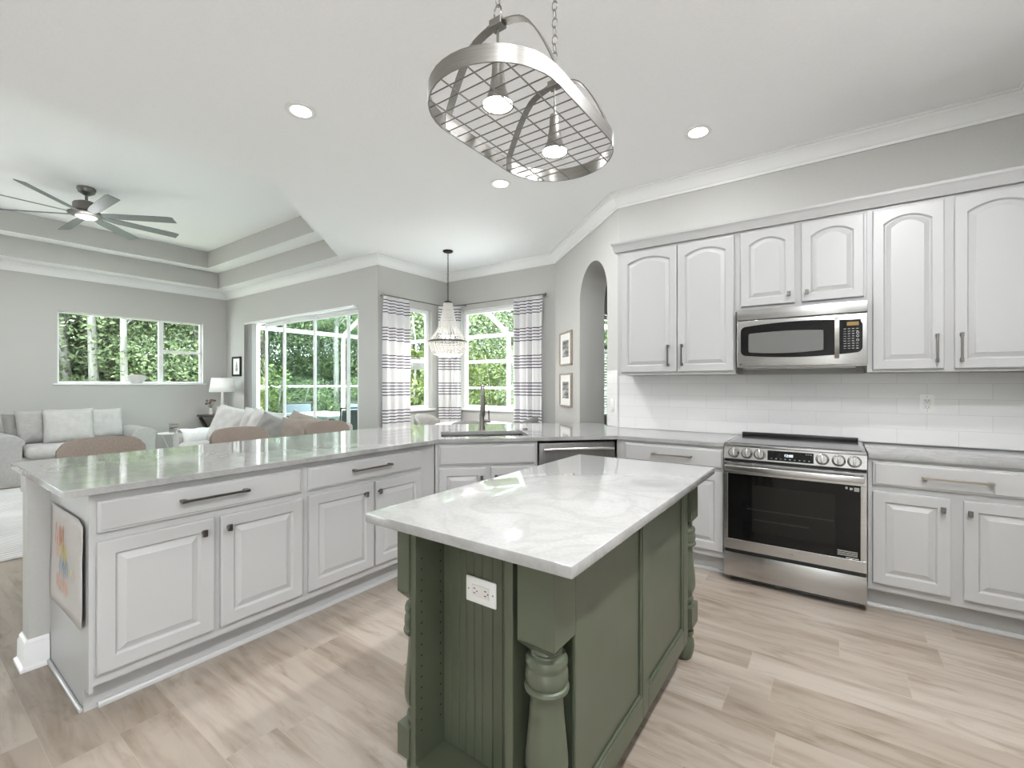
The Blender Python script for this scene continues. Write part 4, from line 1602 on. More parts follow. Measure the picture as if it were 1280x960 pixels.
for k in range(8):
    a = k * pi / 4 + 0.03
    rot = Matrix.Rotation(a, 4, 'Z') @ Matrix.Translation((0, 0, -0.314)) @ Matrix.Rotation(radians(-14), 4, 'X')
    mb = MB()
    mb.prism([(0.15, -0.03), (0.30, -0.052), (0.86, -0.062), (0.915, -0.050), (0.915, 0.058), (0.30, 0.055), (0.15, 0.03)], 'z', -0.004, 0.004)
    bmesh.ops.transform(mb.bm, matrix=rot, verts=mb.bm.verts[:])
    mb.build('blade', M['fan'], fn, 30)
l = bpy.data.lights.new('fan_glow', 'POINT')
l.energy = 1.2
l.shadow_soft_size = 0.1
lo = bpy.data.objects.new('fan_glow', l)
COL.objects.link(lo)
lo.parent = fn
lo.location = (0, 0, -0.48)
l = bpy.data.lights.new('fan_downlight', 'AREA')  # fill light added below the fan lens to brighten the living room
l.shape = 'DISK'
l.size = 0.17
l.energy = 24
l.color = (0.98, 0.99, 1.0)
lo = bpy.data.objects.new('fan_downlight', l)
COL.objects.link(lo)
lo.parent = fn
lo.location = (0, 0, -0.362)


# ------------------------------------------------------------------ curtains and rods in the nook
def curtain(label, p0, p1, z0=0.03, z1=2.50, folds=4, amp=0.036, seed=0):
    p0, p1 = Vector(p0), Vector(p1)
    d = (p1 - p0)
    L = d.length
    d.normalize()
    nrm = Vector((-d.y, d.x))
    rnd = random.Random(seed)
    N, R = 72, 26
    mb = MB()
    rows = []
    for j in range(R + 1):
        z = z0 + (z1 - z0) * j / R
        g = 0.55 + 0.45 * (1 - abs(2 * j / R - 1.4) / 1.4) if j < R else 0.6
        row = []
        for i in range(N + 1):
            t = i / N
            off = amp * g * (sin(2 * pi * folds * (t + 0.04 * sin(5 * t + seed)) + seed + 0.25 * z) + 0.4 * sin(2 * pi * folds * 1.7 * t + 1.7 * seed + 0.5 * z))
            if j >= R - 1:
                off *= 0.5
            q = p0 + d * (L * t) + nrm * off
            row.append(mb.bm.verts.new((q.x, q.y, z)))
        rows.append(row)
    for a, b in zip(rows, rows[1:]):
        for i in range(N):
            mb.bm.faces.new((a[i], a[i + 1], b[i + 1], b[i]))
    o = mb.build('curtain', M['curtain'], None, 80)
    s = o.modifiers.new('thickness', 'SOLIDIFY')
    s.thickness = 0.003
    return tag(o, label, 'curtain', 'striped nook curtains')


curtain('white striped curtain at the left edge of the left nook window', (-4.945, 3.995), (-4.945, 4.46), seed=1)
curtain('white striped curtain in the nook corner behind the chandelier', (-4.935, 5.02), (-4.655, 5.215), folds=4, seed=2)
curtain('white striped curtain at the right edge of the right nook window', (-3.66, 5.205), (-3.185, 5.205), seed=4)
r1 = thing('curtain_rod', 'slim curtain rod above the left nook window', 'curtain rod', (0, 0, 0))
MB().tube([(-4.945, 3.98, 2.515), (-4.945, 5.19, 2.515)], 0.008, 10).build('rod', M['bronze'], r1)
mb = MB()
for y in (4.02, 5.12):
    mb.box(-5.04, y - 0.008, 2.505, -4.947, y + 0.008, 2.523, 0.002, 1)
mb.build('bracket', M['bronze'], r1)
r2 = thing('curtain_rod', 'slim curtain rod above the right nook window', 'curtain rod', (0, 0, 0))
MB().tube([(-4.90, 5.205, 2.515), (-3.15, 5.205, 2.515)], 0.008, 10).build('rod', M['bronze'], r2)
mb = MB()
for x in (-4.62, -3.20):
    mb.box(x - 0.008, 5.207, 2.505, x + 0.008, 5.30, 2.523, 0.002, 1)
mb.sphere((-3.145, 5.205, 2.515), 0.018, 12)
mb.build('bracket', M['bronze'], r2)


# ------------------------------------------------------------------ framed pictures
def picture(label, loc, rz, wd, ht, border, mat_w, fm, pm, group=None):
    r = thing('framed_picture', label, 'picture', loc, rz, group)
    mb = MB()
    for (a, b, c, d_) in ((-wd / 2, wd / 2, -ht / 2, -ht / 2 + border), (-wd / 2, wd / 2, ht / 2 - border, ht / 2), (-wd / 2, -wd / 2 + border, -ht / 2 + border, ht / 2 - border), (wd / 2 - border, wd / 2, -ht / 2 + border, ht / 2 - border)):
        mb.box(a, -0.028, c, b, -0.001, d_, 0.002, 1)
    mb.build('frame', fm, r, 30)
    MB().box(-wd / 2 + border, -0.015, -ht / 2 + border, wd / 2 - border, -0.008, ht / 2 - border).build('mat_board', M['matboard'], r, 0)
    i = border + mat_w
    if pm is not None:
        o = MB().box(-wd / 2 + i, -0.0165, -ht / 2 + i, wd / 2 - i, -0.0152, ht / 2 - i).build('print', pm, r, 0)
    return r


for z, lb in ((1.75, 'framed grey seascape print on the angled wall, above the other print'), (1.24, 'framed grey seascape print on the angled wall, below the other print')):
    p = apt(1.475, 0.0)
    picture(lb, (p[0], p[1], z), AROT, 0.44, 0.415, 0.02, 0.085, M['woodframe'], M['print'], 'prints beside the arch')
fp = picture('small black framed drawing of a bottle near the living room corner', (-9.105, 3.969, 1.64), 0, 0.34, 0.365, 0.035, 0.05, M['ironblack'], None)
MB().lathe([(0.001, 0), (0.028, 0.0), (0.03, 0.01), (0.03, 0.09), (0.012, 0.13), (0.011, 0.17), (0.014, 0.175), (0.001, 0.176)], seg=16, mtx=Matrix.Translation((0.0, -0.0156, -0.09)) @ Matrix.Diagonal((1.3, 0.02, 1, 1)), caps=False).build('bottle_print', M['print'], fp)


# ------------------------------------------------------------------ living room
struct_rug = MB().box(-8.35, -0.6, 0.0005, -5.01, 2.35, 0.012, 0.004).build('area_rug', M['rug'])
tag(struct_rug, 'pale grey patterned rug on the living room floor', 'rug')


def rolled_arm(mb, x0, x1, y0, y1, h):
    """sofa arm running along x, rolled outwards at the top (local coordinates)"""
    prof = [(y0 + 0.02, 0.03), (y1 - 0.02, 0.03), (y1 - 0.01, h - 0.12)]
    for k in range(11):
        a = -0.2 + (pi + 0.4) * k / 10
        prof.append(((y0 + y1) / 2 + (y1 - y0) * 0.56 * cos(a), h - 0.115 + 0.115 * sin(a)))
    prof.append((y0 + 0.01, h - 0.14))
    mb.prism(prof, 'x', x0, x1)


def skirt(mb, x0, x1, y0, y1, h, n=40):
    P = []
    per = [(x0, y0), (x1, y0), (x1, y1), (x0, y1)]
    for i in range(4):
        a, b = Vector(per[i]), Vector(per[(i + 1) % 4])
        for k in range(n):
            q = a.lerp(b, k / n)
            nr = Vector(((b - a).y, -(b - a).x)).normalized()
            q += nr * (0.012 * abs(sin(k * 0.9 + i)) if k % 13 else -0.015)
            P.append((q.x, q.y))
    mb.prism(P, 'z', 0.005, h)


# loveseat: local x along its width, local -y is its front
def loveseat():
    r = thing('loveseat', 'pale grey slipcovered loveseat below the high living room window', 'sofa', (-8.93, 1.70, 0), pi / 2)
    mb = MB()
    mb.box(-0.83, -0.42, 0.20, 0.83, 0.42, 0.36, 0.03, 3)
    skirt(mb, -0.82, 0.82, -0.43, 0.42, 0.24)
    mb.build('base', M['slip'], r, 45)
    for s in (-1, 1):
        mb = MB()
        pr_ = []
        rolled_arm(mb, -0.44, 0.42, -0.14, 0.14, 0.66)
        ob = mb.build('arm', M['slip'], r, 50)
        ob.rotation_euler = (0, 0, pi / 2)
        ob.location = (s * 0.70, 0.0, 0.0)
        b_ = ob.modifiers.new('soft', 'BEVEL')
        b_.width, b_.segments, b_.limit_method, b_.angle_limit = 0.025, 3, 'ANGLE', radians(60)
    mb = MB()
    mb.cbox((0, 0.34, 0.50), (1.10, 0.18, 0.60), 0.06, 4, Matrix.Rotation(-0.12, 3, 'X'))
    mb.build('back', M['slip'], r, 50)
    mb = MB()
    mb.cbox((0, -0.11, 0.42), (1.10, 0.76, 0.17), 0.07, 4)
    mb.build('seat_cushion', M['slip_cushion'], r, 50)
    return r


ls = loveseat()
for i, (yy, wd, ht, th, zc, m_, lb, rzz, xx) in enumerate((
        (2.04, 0.46, 0.46, 0.18, 0.72, 'slip_cushion', 'pale grey back cushion at the right end of the loveseat', 0.0, -9.0),
        (1.33, 0.42, 0.47, 0.18, 0.72, 'slip', 'pale grey back cushion left of the middle on the loveseat', 0.15, -8.97),
        (1.17, 0.32, 0.42, 0.15, 0.71, 'slip_dark', 'darker grey cushion tucked in the left corner of the loveseat', 0.5, -9.06),
        (1.62, 0.53, 0.50, 0.22, 0.725, 'slip_cushion', 'large pale square cushion leaning in front on the loveseat', -0.08, -8.80))):
    pm_ = Matrix.Rotation(radians(-16), 4, 'X')
    o = MB().pillow(wd, ht, th, pm_, 16, 0, i + 3).build('cushion', M[m_], None, 80)
    o.location = (xx, yy, zc)
    o.rotation_euler = (0, 0, pi / 2 + rzz)
    tag(o, lb, 'cushion', 'loveseat cushions')

# long sofa backing onto the sliding doors
sf = thing('sofa', 'long pale grey slipcovered sofa with its back to the sliding doors', 'sofa', (-6.02, 2.90, 0), 0)
mb = MB()
mb.box(-1.55, -0.45, 0.16, 1.55, 0.42, 0.36, 0.03, 3)
skirt(mb, -1.54, 1.54, -0.46, 0.43, 0.22, 60)
mb.build('base', M['slip'], sf, 45)
for s in (-1, 1):
    mb = MB()
    rolled_arm(mb, -0.44, 0.42, -0.12, 0.12, 0.64)
    ob = mb.build('arm', M['slip'], sf, 50)
    ob.rotation_euler = (0, 0, pi / 2)
    ob.location = (s * 1.46, 0.0, 0.0)
    b_ = ob.modifiers.new('soft', 'BEVEL')
    b_.width, b_.segments, b_.limit_method, b_.angle_limit = 0.025, 3, 'ANGLE', radians(60)
MB().cbox((0, 0.34, 0.52), (2.68, 0.17, 0.68), 0.06, 4, Matrix.Rotation(-0.10, 3, 'X')).build('back', M['slip'], sf, 50)
for k in range(3):
    MB().cbox((-0.89 + k * 0.89, -0.10, 0.43), (0.88, 0.74, 0.17), 0.06, 4).build('seat_cushion', M['slip_cushion'], sf, 50)
for i, (x, y, wd, ht, th, zc, m_, lb, rz_, roll) in enumerate((
        (-6.98, 2.96, 0.50, 0.50, 0.24, 0.735, 'slip', 'grey back cushion at the far left of the long sofa', 0.75, 0.10),
        (-6.66, 2.84, 0.56, 0.52, 0.26, 0.745, 'slip_cushion', 'pale grey cushion second from the left on the long sofa', 0.62, 0.22),
        (-6.16, 2.95, 0.50, 0.50, 0.24, 0.735, 'slip_cushion', 'pale grey cushion in the middle of the long sofa', 0.80, 0.20),
        (-5.80, 2.86, 0.52, 0.50, 0.25, 0.72, 'slip_cushion', 'pale grey cushion right of the middle on the long sofa', 0.70, 0.30),
        (-5.42, 2.76, 0.50, 0.46, 0.23, 0.69, 'slip_dark', 'mid grey cushion leaning low near the right of the long sofa', 0.75, 0.42),
        (-5.10, 2.94, 0.50, 0.48, 0.24, 0.72, 'taupe', 'taupe cushion at the right of the long sofa, behind the mid grey one', 0.45, 0.25),
        (-4.82, 2.78, 0.50, 0.46, 0.24, 0.71, 'taupe', 'taupe cushion at the right end of the long sofa against the arm', 0.75, 0.05))):
    pm_ = Matrix.Rotation(radians(-18), 4, 'X') @ Matrix.Rotation(roll, 4, 'Y')
    o = MB().pillow(wd, ht, th, pm_, 16, 0, i + 11).build('cushion', M[m_], None, 80)
    o.location = (x, y, zc)
    o.rotation_euler = (0, 0, rz_)
    tag(o, lb, 'cushion', 'long sofa cushions')
# knitted throw over the left arm
mb = MB()
rows = []
for j in range(13):
    t = j / 12
    row = []
    for i in range(21):
        a = i / 20
        if a < 0.4:
            px_, pz = -0.165 - 0.01 * sin(9 * t), 0.22 + (0.55 - 0.22) * a / 0.4
        elif a < 0.75:
            b = (a - 0.4) / 0.35 * pi
            px_, pz = -0.16 * cos(b), 0.55 + 0.125 * sin(b)
        else:
            px_, pz = 0.165, 0.55 - 0.10 * (a - 0.75) / 0.25
        row.append(mb.bm.verts.new((px_ + 0.004 * sin(14 * t + 5 * a), -0.40 + 0.62 * t, pz + 0.006 * sin(17 * t))))
    rows.append(row)
for a, b in zip(rows, rows[1:]):
    for i in range(20):
        mb.bm.faces.new((a[i], a[i + 1], b[i + 1], b[i]))
for j in range(24):
    y = -0.39 + 0.6 * j / 23
    mb.tube([(-0.17, y, 0.225), (-0.172, y + 0.006, 0.17)], 0.006, 5)
o = mb.build('throw_blanket', M['throw'], None, 60)
o.location = (-7.48, 2.90, 0.005)
sm = o.modifiers.new('thickness', 'SOLIDIFY')
sm.thickness = 0.012
tag(o, 'white knitted throw draped over the left arm of the long sofa', 'blanket')

# dark console table with crossed legs, lamp and flowers
ct = thing('side_table', 'dark wood side table with crossed legs in the living room corner', 'table', (-9.08, 3.66, 0), 0)
MB().box(-0.40, -0.22, 0.72, 0.40, 0.22, 0.755, 0.004).build('top', M['dark_wood'], ct)
for x in (-0.34, 0.34):
    mb = MB()
    mb.tube([(x, -0.18, 0.0), (x, 0.18, 0.72)], 0.02, 8)
    mb.tube([(x, 0.18, 0.0), (x, -0.18, 0.72)], 0.02, 8)
    mb.build('leg', M['dark_wood'], ct)
mb = MB()
for y in (-0.19, 0.19):
    mb.tube([(-0.36, y, 0.15), (0.36, y, 0.70)], 0.016, 8)
    mb.tube([(0.36, y, 0.15), (-0.36, y, 0.70)], 0.016, 8)
mb.build('cross_brace', M['dark_wood'], ct)
lm = thing('table_lamp', 'white table lamp with a tapered shade on the dark side table', 'lamp', (-8.98, 3.66, 0.756))
mb = MB()
for k in range(3):
    a = 2 * pi * k / 3 + 0.5
    mb.tube([(0.075 * cos(a), 0.075 * sin(a), 0.006), (0.02 * cos(a), 0.02 * sin(a), 0.12), (0.012 * cos(a), 0.012 * sin(a), 0.42)], 0.008, 8)
mb.lathe([(0.02, 0.10), (0.024, 0.2), (0.016, 0.42), (0.012, 0.46)], seg=16)
mb.build('base', M['ceramic'], lm)
MB().lathe([(0.205, 0.415), (0.165, 0.665)], seg=36, caps=False).build('lamp_shade', M['shade'], lm).modifiers.new('t', 'SOLIDIFY').thickness = 0.004
MB().tube([(0, 0, 0.45), (0, 0, 0.70)], 0.004, 8).build('finial_rod', M['nickel'], lm)
MB().sphere((0, 0, 0.55), 0.035, 12).build('bulb', M['bulb'], lm)
l = bpy.data.lights.new('lamp_glow', 'POINT')
l.energy = 1
l.shadow_soft_size = 0.04
lo = bpy.data.objects.new('lamp_glow', l)
COL.objects.link(lo)
lo.parent = lm
lo.location = (0, 0, 0.50)
fv = thing('flower_vase', 'small glass vase of dark flowers on the dark side table', 'vase', (-9.30, 3.60, 0.756))
MB().lathe([(0.028, 0), (0.034, 0.03), (0.022, 0.09), (0.026, 0.12), (0.022, 0.12), (0.018, 0.09)], seg=18, caps=False).build('vase', M['ceramic'], fv)
mb = MB()
mf = MB()
rnd = random.Random(5)
for k in range(7):
    a = rnd.uniform(0, 6.28)
    e = rnd.uniform(0.03, 0.075)
    tip = (e * cos(a), e * sin(a), rnd.uniform(0.19, 0.27))
    mb.tube([(0, 0, 0.06), (tip[0] * .4, tip[1] * .4, 0.15), tip], 0.0025, 5)
    mf.sphere(tip, 0.024, 8, (1, 1, 0.8))
mb.build('stems', M['leaf_dark'], fv)
mf.build('blossoms', noisy('dusky_flower', (0.10, 0.05, 0.05), (0.25, 0.16, 0.12), 40, 0.8), fv)
# little glass side table
gt = thing('glass_side_table', 'small round glass side table between the two sofas', 'table', (-8.86, 2.87, 0))
MB().lathe([(0.225, 0.505), (0.228, 0.51), (0.225, 0.515)], seg=36).build('glass_top', M['white'], gt)
for k in range(3):
    a = 2 * pi * k / 3
    MB().tube([(0.2 * cos(a), 0.2 * sin(a), 0.0), (0.05 * cos(a + 0.4), 0.05 * sin(a + 0.4), 0.25), (0.17 * cos(a + .8), 0.17 * sin(a + .8), 0.502)], 0.009, 8).build('leg', M['white'], gt)
pf = thing('photo_frame', 'small standing photo frame on the glass side table', 'frame', (-8.90, 2.90, 0.516), 0.9)
MB().box(-0.07, -0.008, 0.0, 0.07, 0.008, 0.155, 0.003).build('frame', M['woodframe'], pf)
MB().box(-0.052, -0.0095, 0.018, 0.052, -0.0082, 0.137).build('photo', M['print'], pf, 0)
MB().lathe([(0.03, 0), (0.045, 0.03), (0.04, 0.07), (0.028, 0.075)], (0.06, -0.06, 0), 16).build('candle_jar', M['slip_dark'], pf)
bw = MB()
bw.lathe([(0.07, 0.0), (0.10, 0.03), (0.135, 0.09), (0.142, 0.125), (0.134, 0.125), (0.095, 0.04), (0.001, 0.02)], seg=28)
for v_ in bw.bm.verts:
    if v_.co.z > 0.08:
        v_.co.z += 0.018 * cos(2 * math.atan2(v_.co.y, v_.co.x))
    v_.co.x *= 0.42
o = bw.build('decorative_bowl', M['ceramic'], None, 50)
o.location = (-9.555, 2.585, 1.33)
tag(o, 'pale ceramic bowl standing on the sill of the high living room window', 'bowl')


# ------------------------------------------------------------------ counter stools behind the peninsula
def stool():
    r = thing('counter_stool', 'stool', 'stool', (0, 0, 0), 0, 'stools along the peninsula')
    # local -x is the back side, seat faces +x
    mb = MB()
    mb.cbox((0, 0, 0.63), (0.42, 0.44, 0.10), 0.035, 3)
    mb.build('seat', M['stool'], r, 50)
    mb = MB()
    N = 16
    prof = []
    for part in range(2):
        pass
    rows = []
    for j in range(9):
        v_ = j / 8
        row_o, row_i = [], []
        for i in range(N + 1):
            u = -1 + 2 * i / N
            top = 0.972 - 0.016 * u ** 2 - 0.05 * max(0, abs(u) - 0.7) ** 2 / 0.09
            z = 0.60 + (top - 0.60) * v_
            y = 0.215 * u
            x = -0.20 + 0.06 * u * u - 0.05 * v_
            thk = 0.055 * (1 - 0.35 * v_ ** 4)
            row_o.append((x - thk / 2, y, z))
            row_i.append((x + thk / 2, y, z))
        rows.append((row_o, row_i))
    O = [[mb.bm.verts.new(p) for p in ro] for ro, _ in rows]
    I = [[mb.bm.verts.new(p) for p in ri] for _, ri in rows]
    for A, B in zip(O, O[1:]):
        for i in range(N):
            mb.bm.faces.new((A[i], B[i], B[i + 1], A[i + 1]))
    for A, B in zip(I, I[1:]):
        for i in range(N):
            mb.bm.faces.new((A[i], A[i + 1], B[i + 1], B[i]))
    for i in range(N):
        mb.bm.faces.new((O[-1][i], I[-1][i], I[-1][i + 1], O[-1][i + 1]))
        mb.bm.faces.new((O[0][i], O[0][i + 1], I[0][i + 1], I[0][i]))
    for A, B in zip(range(8), range(1, 9)):
        mb.bm.faces.new((O[A][0], I[A][0], I[B][0], O[B][0]))
        mb.bm.faces.new((O[A][N], O[B][N], I[B][N], I[A][N]))
    mb.build('backrest', M['stool'], r, 50)
    for sx_ in (-1, 1):
        for sy_ in (-1, 1):
            MB().tube([(sx_ * 0.19, sy_ * 0.2, 0.0), (sx_ * 0.16, sy_ * 0.17, 0.585)], 0.018, 8).build('leg', M['dark_wood'], r)
    mb = MB()
    mb.tube([(0.183, -0.19, 0.22), (0.183, 0.19, 0.22)], 0.011, 8)
    mb.build('footrest', M['dark_wood'], r)
    return r


st0 = stool()
st0['label'] = 'brown tweed counter stool nearest the open end of the peninsula'
st0.location = (-3.62, 0.86, 0)
dup(st0, (-3.64, 1.70, 0), 0.05, 'brown tweed counter stool in the middle behind the peninsula')
dup(st0, (-3.64, 2.44, 0), -0.04, 'brown tweed counter stool farthest along the peninsula, towards the nook')

# ------------------------------------------------------------------ breakfast nook table and chairs
nt_ = thing('dining_table', 'round white pedestal dining table in the breakfast nook', 'table', (-3.88, 4.62, 0))
MB().lathe([(0.50, 0.755), (0.52, 0.765), (0.525, 0.775), (0.52, 0.785), (0.01, 0.785)], seg=56).build('tabletop', M['white'], nt_)
MB().lathe([(0.28, 0.0), (0.28, 0.02), (0.08, 0.06), (0.05, 0.2), (0.065, 0.5), (0.06, 0.68), (0.16, 0.7545)], seg=32).build('pedestal', M['white'], nt_)


def dining_chair():
    r = thing('dining_chair', 'chair', 'chair', (0, 0, 0), 0, 'nook dining chairs')
    MB().cbox((0, 0, 0.45), (0.46, 0.46, 0.06), 0.02, 2).build('seat', M['chairgrey'], r, 40)
    mb = MB()
    rows = []
    N = 14
    for j in range(7):
        v_ = j / 6
        row = []
        for i in range(N + 1):
            a = radians(-75 + 150 * i / N)
            top = 0.90 - 0.10 * (abs(i - N / 2) / (N / 2)) ** 2.2
            z = 0.485 + (top - 0.485) * v_
            row.append(mb.bm.verts.new((-(0.22 + 0.03 * v_) * cos(a), (0.24 + 0.02 * v_) * sin(a), z)))
        rows.append(row)
    for A, B in zip(rows, rows[1:]):
        for i in range(N):
            mb.bm.faces.new((A[i], A[i + 1], B[i + 1], B[i]))
    o = mb.build('backrest', M['chairgrey'], r, 60)
    s = o.modifiers.new('thickness', 'SOLIDIFY')
    s.thickness, s.offset = 0.03, 0
    for sx_ in (-1, 1):
        for sy_ in (-1, 1):
            MB().tube([(sx_ * 0.20, sy_ * 0.2, 0.0), (sx_ * 0.18, sy_ * 0.18, 0.425)], 0.015, 8).build('leg', M['dark_wood'], r)
    return r


dc = dining_chair()
dc['label'] = 'grey rounded dining chair on the kitchen side of the nook table'
dc.location = (-3.52, 4.12, 0)
dc.rotation_euler = (0, 0, radians(126))
dup(dc, (-3.28, 4.74, 0), radians(192), 'grey rounded dining chair near the right nook window')
dup(dc, (-4.52, 4.50, 0), radians(10), 'grey rounded dining chair near the left nook curtain')


# ------------------------------------------------------------------ outside: deck, pool screen, planting
struct(slab(MB(), [(-40, -25), (12, -25), (12, 40), (-40, 40)], -0.30, -0.10).build('ground', M['lawn'], smooth=0), 'wooded ground outside')
struct(slab(MB(), [(-12.2, 4.09), (-5.16, 4.09), (-5.16, 5.42), (-3.05, 5.42), (-3.05, 10.6), (-12.2, 10.6)], -0.099, -0.02).build('patio_floor', M['deck'], smooth=0), 'pale patio deck behind the house')
struct(slab(MB(), [(-16, -20), (12, -20), (12, 3.98), (1.1, 3.98), (1.1, -3.6), (-9.67, -3.6), (-9.67, 0.5), (-12.8, 0.5), (-12.8, -3.6), (-16, -3.6)], -0.099, -0.02).build('patio_floor', M['deck'], smooth=0), 'unseen pale paving added behind the viewer to bounce light indoors')  # added out of view; throws sun and sky light up to the ceiling
struct(slab(MB(), [(-16, -5.2), (2.7, -5.2), (2.7, 3.9), (1.11, 3.9), (1.11, -3.61), (-16, -3.61)], 2.85, 3.0).build('blocker_roof', M['ceiling'], smooth=0), 'unseen white slab added behind the viewer to block direct sky')  # added out of view to keep direct sky out of the openings
sc = thing('pool_screen', 'white aluminium pool screen frame around the patio', 'screen enclosure', (0, 0, -0.02))
CX, CYY, EV = -11.9, 10.3, 2.76


def beam(name, a, b, t=0.06):
    a, b = Vector(a), Vector(b)
    d_ = (b - a)
    mb = MB()
    q = d_.to_track_quat('X', 'Z').to_matrix()
    mb.cbox((a + b) / 2, (d_.length, t, t), 0.004, 1, q)
    return mb.build(name, M['alu'], sc, 30)


for y in (8.12, CYY):
    beam('post', (CX, y, 0), (CX, y, EV - 0.05), 0.09 if y != CYY else 0.11)
for x in (-9.5, -7.42, -5.2, -3.2):
    beam('post', (x, CYY, 0), (x, CYY, EV - 0.10), 0.09)
for z, t in ((EV, 0.10), (1.27, 0.05)):
    beam('rail', (CX, 5.0, z), (CX, CYY, z), t)
    beam('rail', (CX, CYY, z - 0.05), (-3.0, CYY, z - 0.05), t)
for x in (-9.5, -7.42, -5.2):
    beam('rafter', (x, CYY, EV - 0.05), (x, CYY - 2.4, EV + 1.2), 0.09)
for y in (8.12, 6.0):
    beam('rafter', (CX, y, EV), (CX + 2.4, y, EV + 1.3), 0.08)


# patio table and chairs
ptb = thing('patio_table', 'white topped patio table outside the sliding doors', 'table', (-7.8, 4.95, -0.02))
MB().box(-0.75, -0.45, 0.735, 0.75, 0.45, 0.78, 0.01).build('tabletop', M['alu'], ptb)
for sx_ in (-1, 1):
    for sy_ in (-1, 1):
        MB().box(sx_ * 0.66 - 0.03, sy_ * 0.37 - 0.03, 0, sx_ * 0.66 + 0.03, sy_ * 0.37 + 0.03, 0.7345, 0.004).build('leg', M['chairdark'], ptb)


def patio_chair(label, loc, rz, m_):
    r = thing('patio_chair', label, 'chair', loc, rz, 'patio chairs')
    MB().cbox((0, 0, 0.43), (0.50, 0.48, 0.025), 0.006, 1).build('seat', m_, r)
    mb = MB()
    mb.cbox((0, 0.26, 0.70), (0.50, 0.02, 0.42), 0.006, 1, Matrix.Rotation(-0.2, 3, 'X'))
    mb.build('backrest', m_, r)
    for s in (-1, 1):
        mb = MB()
        mb.tube([(s * 0.27, -0.25, 0.0), (s * 0.27, -0.24, 0.62), (s * 0.27, 0.20, 0.64)], 0.014, 8)
        mb.tube([(s * 0.27, 0.27, 0.0), (s * 0.27, 0.23, 0.45), (s * 0.27, 0.31, 0.95)], 0.014, 8)
        mb.build('side_frame', M['chairdark'], r)
    MB().tube([(-0.27, 0.31, 0.94), (0.27, 0.31, 0.94)], 0.014, 8).build('top_rail', M['chairdark'], r)
    return r


patio_chair('slate sling patio chair at the far end of the patio table', (-8.95, 5.15, -0.02), radians(75), M['patiogrey'])
patio_chair('slate sling patio chair on the far long side of the patio table', (-8.3, 5.75, -0.02), radians(10), M['patiogrey'])
patio_chair('black sling patio chair at the near end of the patio table', (-6.75, 4.75, -0.02), radians(255), M['chairdark'])


# ---- plants
def leaf_mesh(mb, n, fn, size, rnd, aspect=0.55):
    for _ in range(n):
        c = fn(rnd)
        s = size * rnd.uniform(0.6, 1.3)
        d_ = Vector((rnd.gauss(0, 1), rnd.gauss(0, 1), rnd.gauss(-0.1, 0.7))).normalized()
        w_ = d_.cross(Vector((rnd.gauss(0, 1), rnd.gauss(0, 1), rnd.gauss(0, 1)))).normalized() * s * aspect / 2
        c = Vector(c)
        fold = d_.cross(w_).normalized() * s * 0.12
        a, b = c - d_ * s / 2, c + d_ * s / 2
        mb._add([a, c - w_ + fold, b, c + w_ + fold], [(0, 1, 2), (0, 2, 3)])


def blobs(spec):
    def fn(rnd):
        b = rnd.choice(spec)
        while True:
            p = Vector((rnd.uniform(-1, 1), rnd.uniform(-1, 1), rnd.uniform(-1, 1)))
            if 0.35 < p.length < 1:
                break
        return (b[0] + p.x * b[3], b[1] + p.y * b[3], b[2] + p.z * b[4])
    return fn


def make_tree(name, label, seed, h, tr, leaf, n, size, group, cr=2.0, low_=0.12, bend=0.3):
    rnd = random.Random(seed)
    r = thing(name, label, 'tree', (0, 0, -0.1), 0, group)
    top = Vector((rnd.uniform(-bend, bend), rnd.uniform(-bend, bend), h * 0.8))
    mb = MB()
    path_ = [(0, 0, 0), (top.x * 0.3, top.y * 0.2, h * 0.3), (top.x * 0.6, top.y * 0.7, h * 0.55), tuple(top)]
    mb.tube(path_, tr, 10, radii=[tr * 1.25, tr, tr * 0.75, tr * 0.3])
    for k in range(5):
        z = h * rnd.uniform(0.3, 0.7)
        a = rnd.uniform(0, 6.28)
        b0 = Vector((top.x * z / h, top.y * z / h, z))
        mb.tube([b0, b0 + Vector((cos(a) * 0.6, sin(a) * 0.6, 0.7)), b0 + Vector((cos(a) * 1.4, sin(a) * 1.4, 1.4))], tr * 0.3, 6, radii=[tr * 0.35, tr * 0.25, tr * 0.1])
    mb.build('trunk', M['bark'], r, 60)
    spec = []
    for k in range(13):
        z = h * rnd.uniform(low_, 1.0)
        e = cr * rnd.uniform(0.3, 1.0)
        a = rnd.uniform(0, 6.28)
        spec.append((e * cos(a), e * sin(a), z, cr * rnd.uniform(0.4, 0.65), h * 0.11))
    mb = MB()
    leaf_mesh(mb, n, blobs(spec), size, rnd)
    o = mb.build('crown', leaf, r, 0, fix=False)
    o['kind'] = 'stuff'
    return r


GT = 'trees in the woods outside'
t_a = make_tree('forest_tree', 'tall bluish green forest tree behind the pool screen', 21, 7.5, 0.13, M['leaf_blue'], 15000, 0.14, GT, 2.6, 0.06)
t_b = make_tree('forest_tree', 'mid green bushy tree in the woods behind the house', 22, 5.6, 0.09, M['leaf_mid'], 16000, 0.105, GT, 2.3, 0.04)
t_c = make_tree('forest_tree', 'slim grey trunked tree with thin leaves outside the living room window', 23, 8.0, 0.075, M['leaf_mid'], 3000, 0.11, GT, 1.8, 0.35)
spots_a, spots_b, spots_c = [], [], []
rnd = random.Random(99)
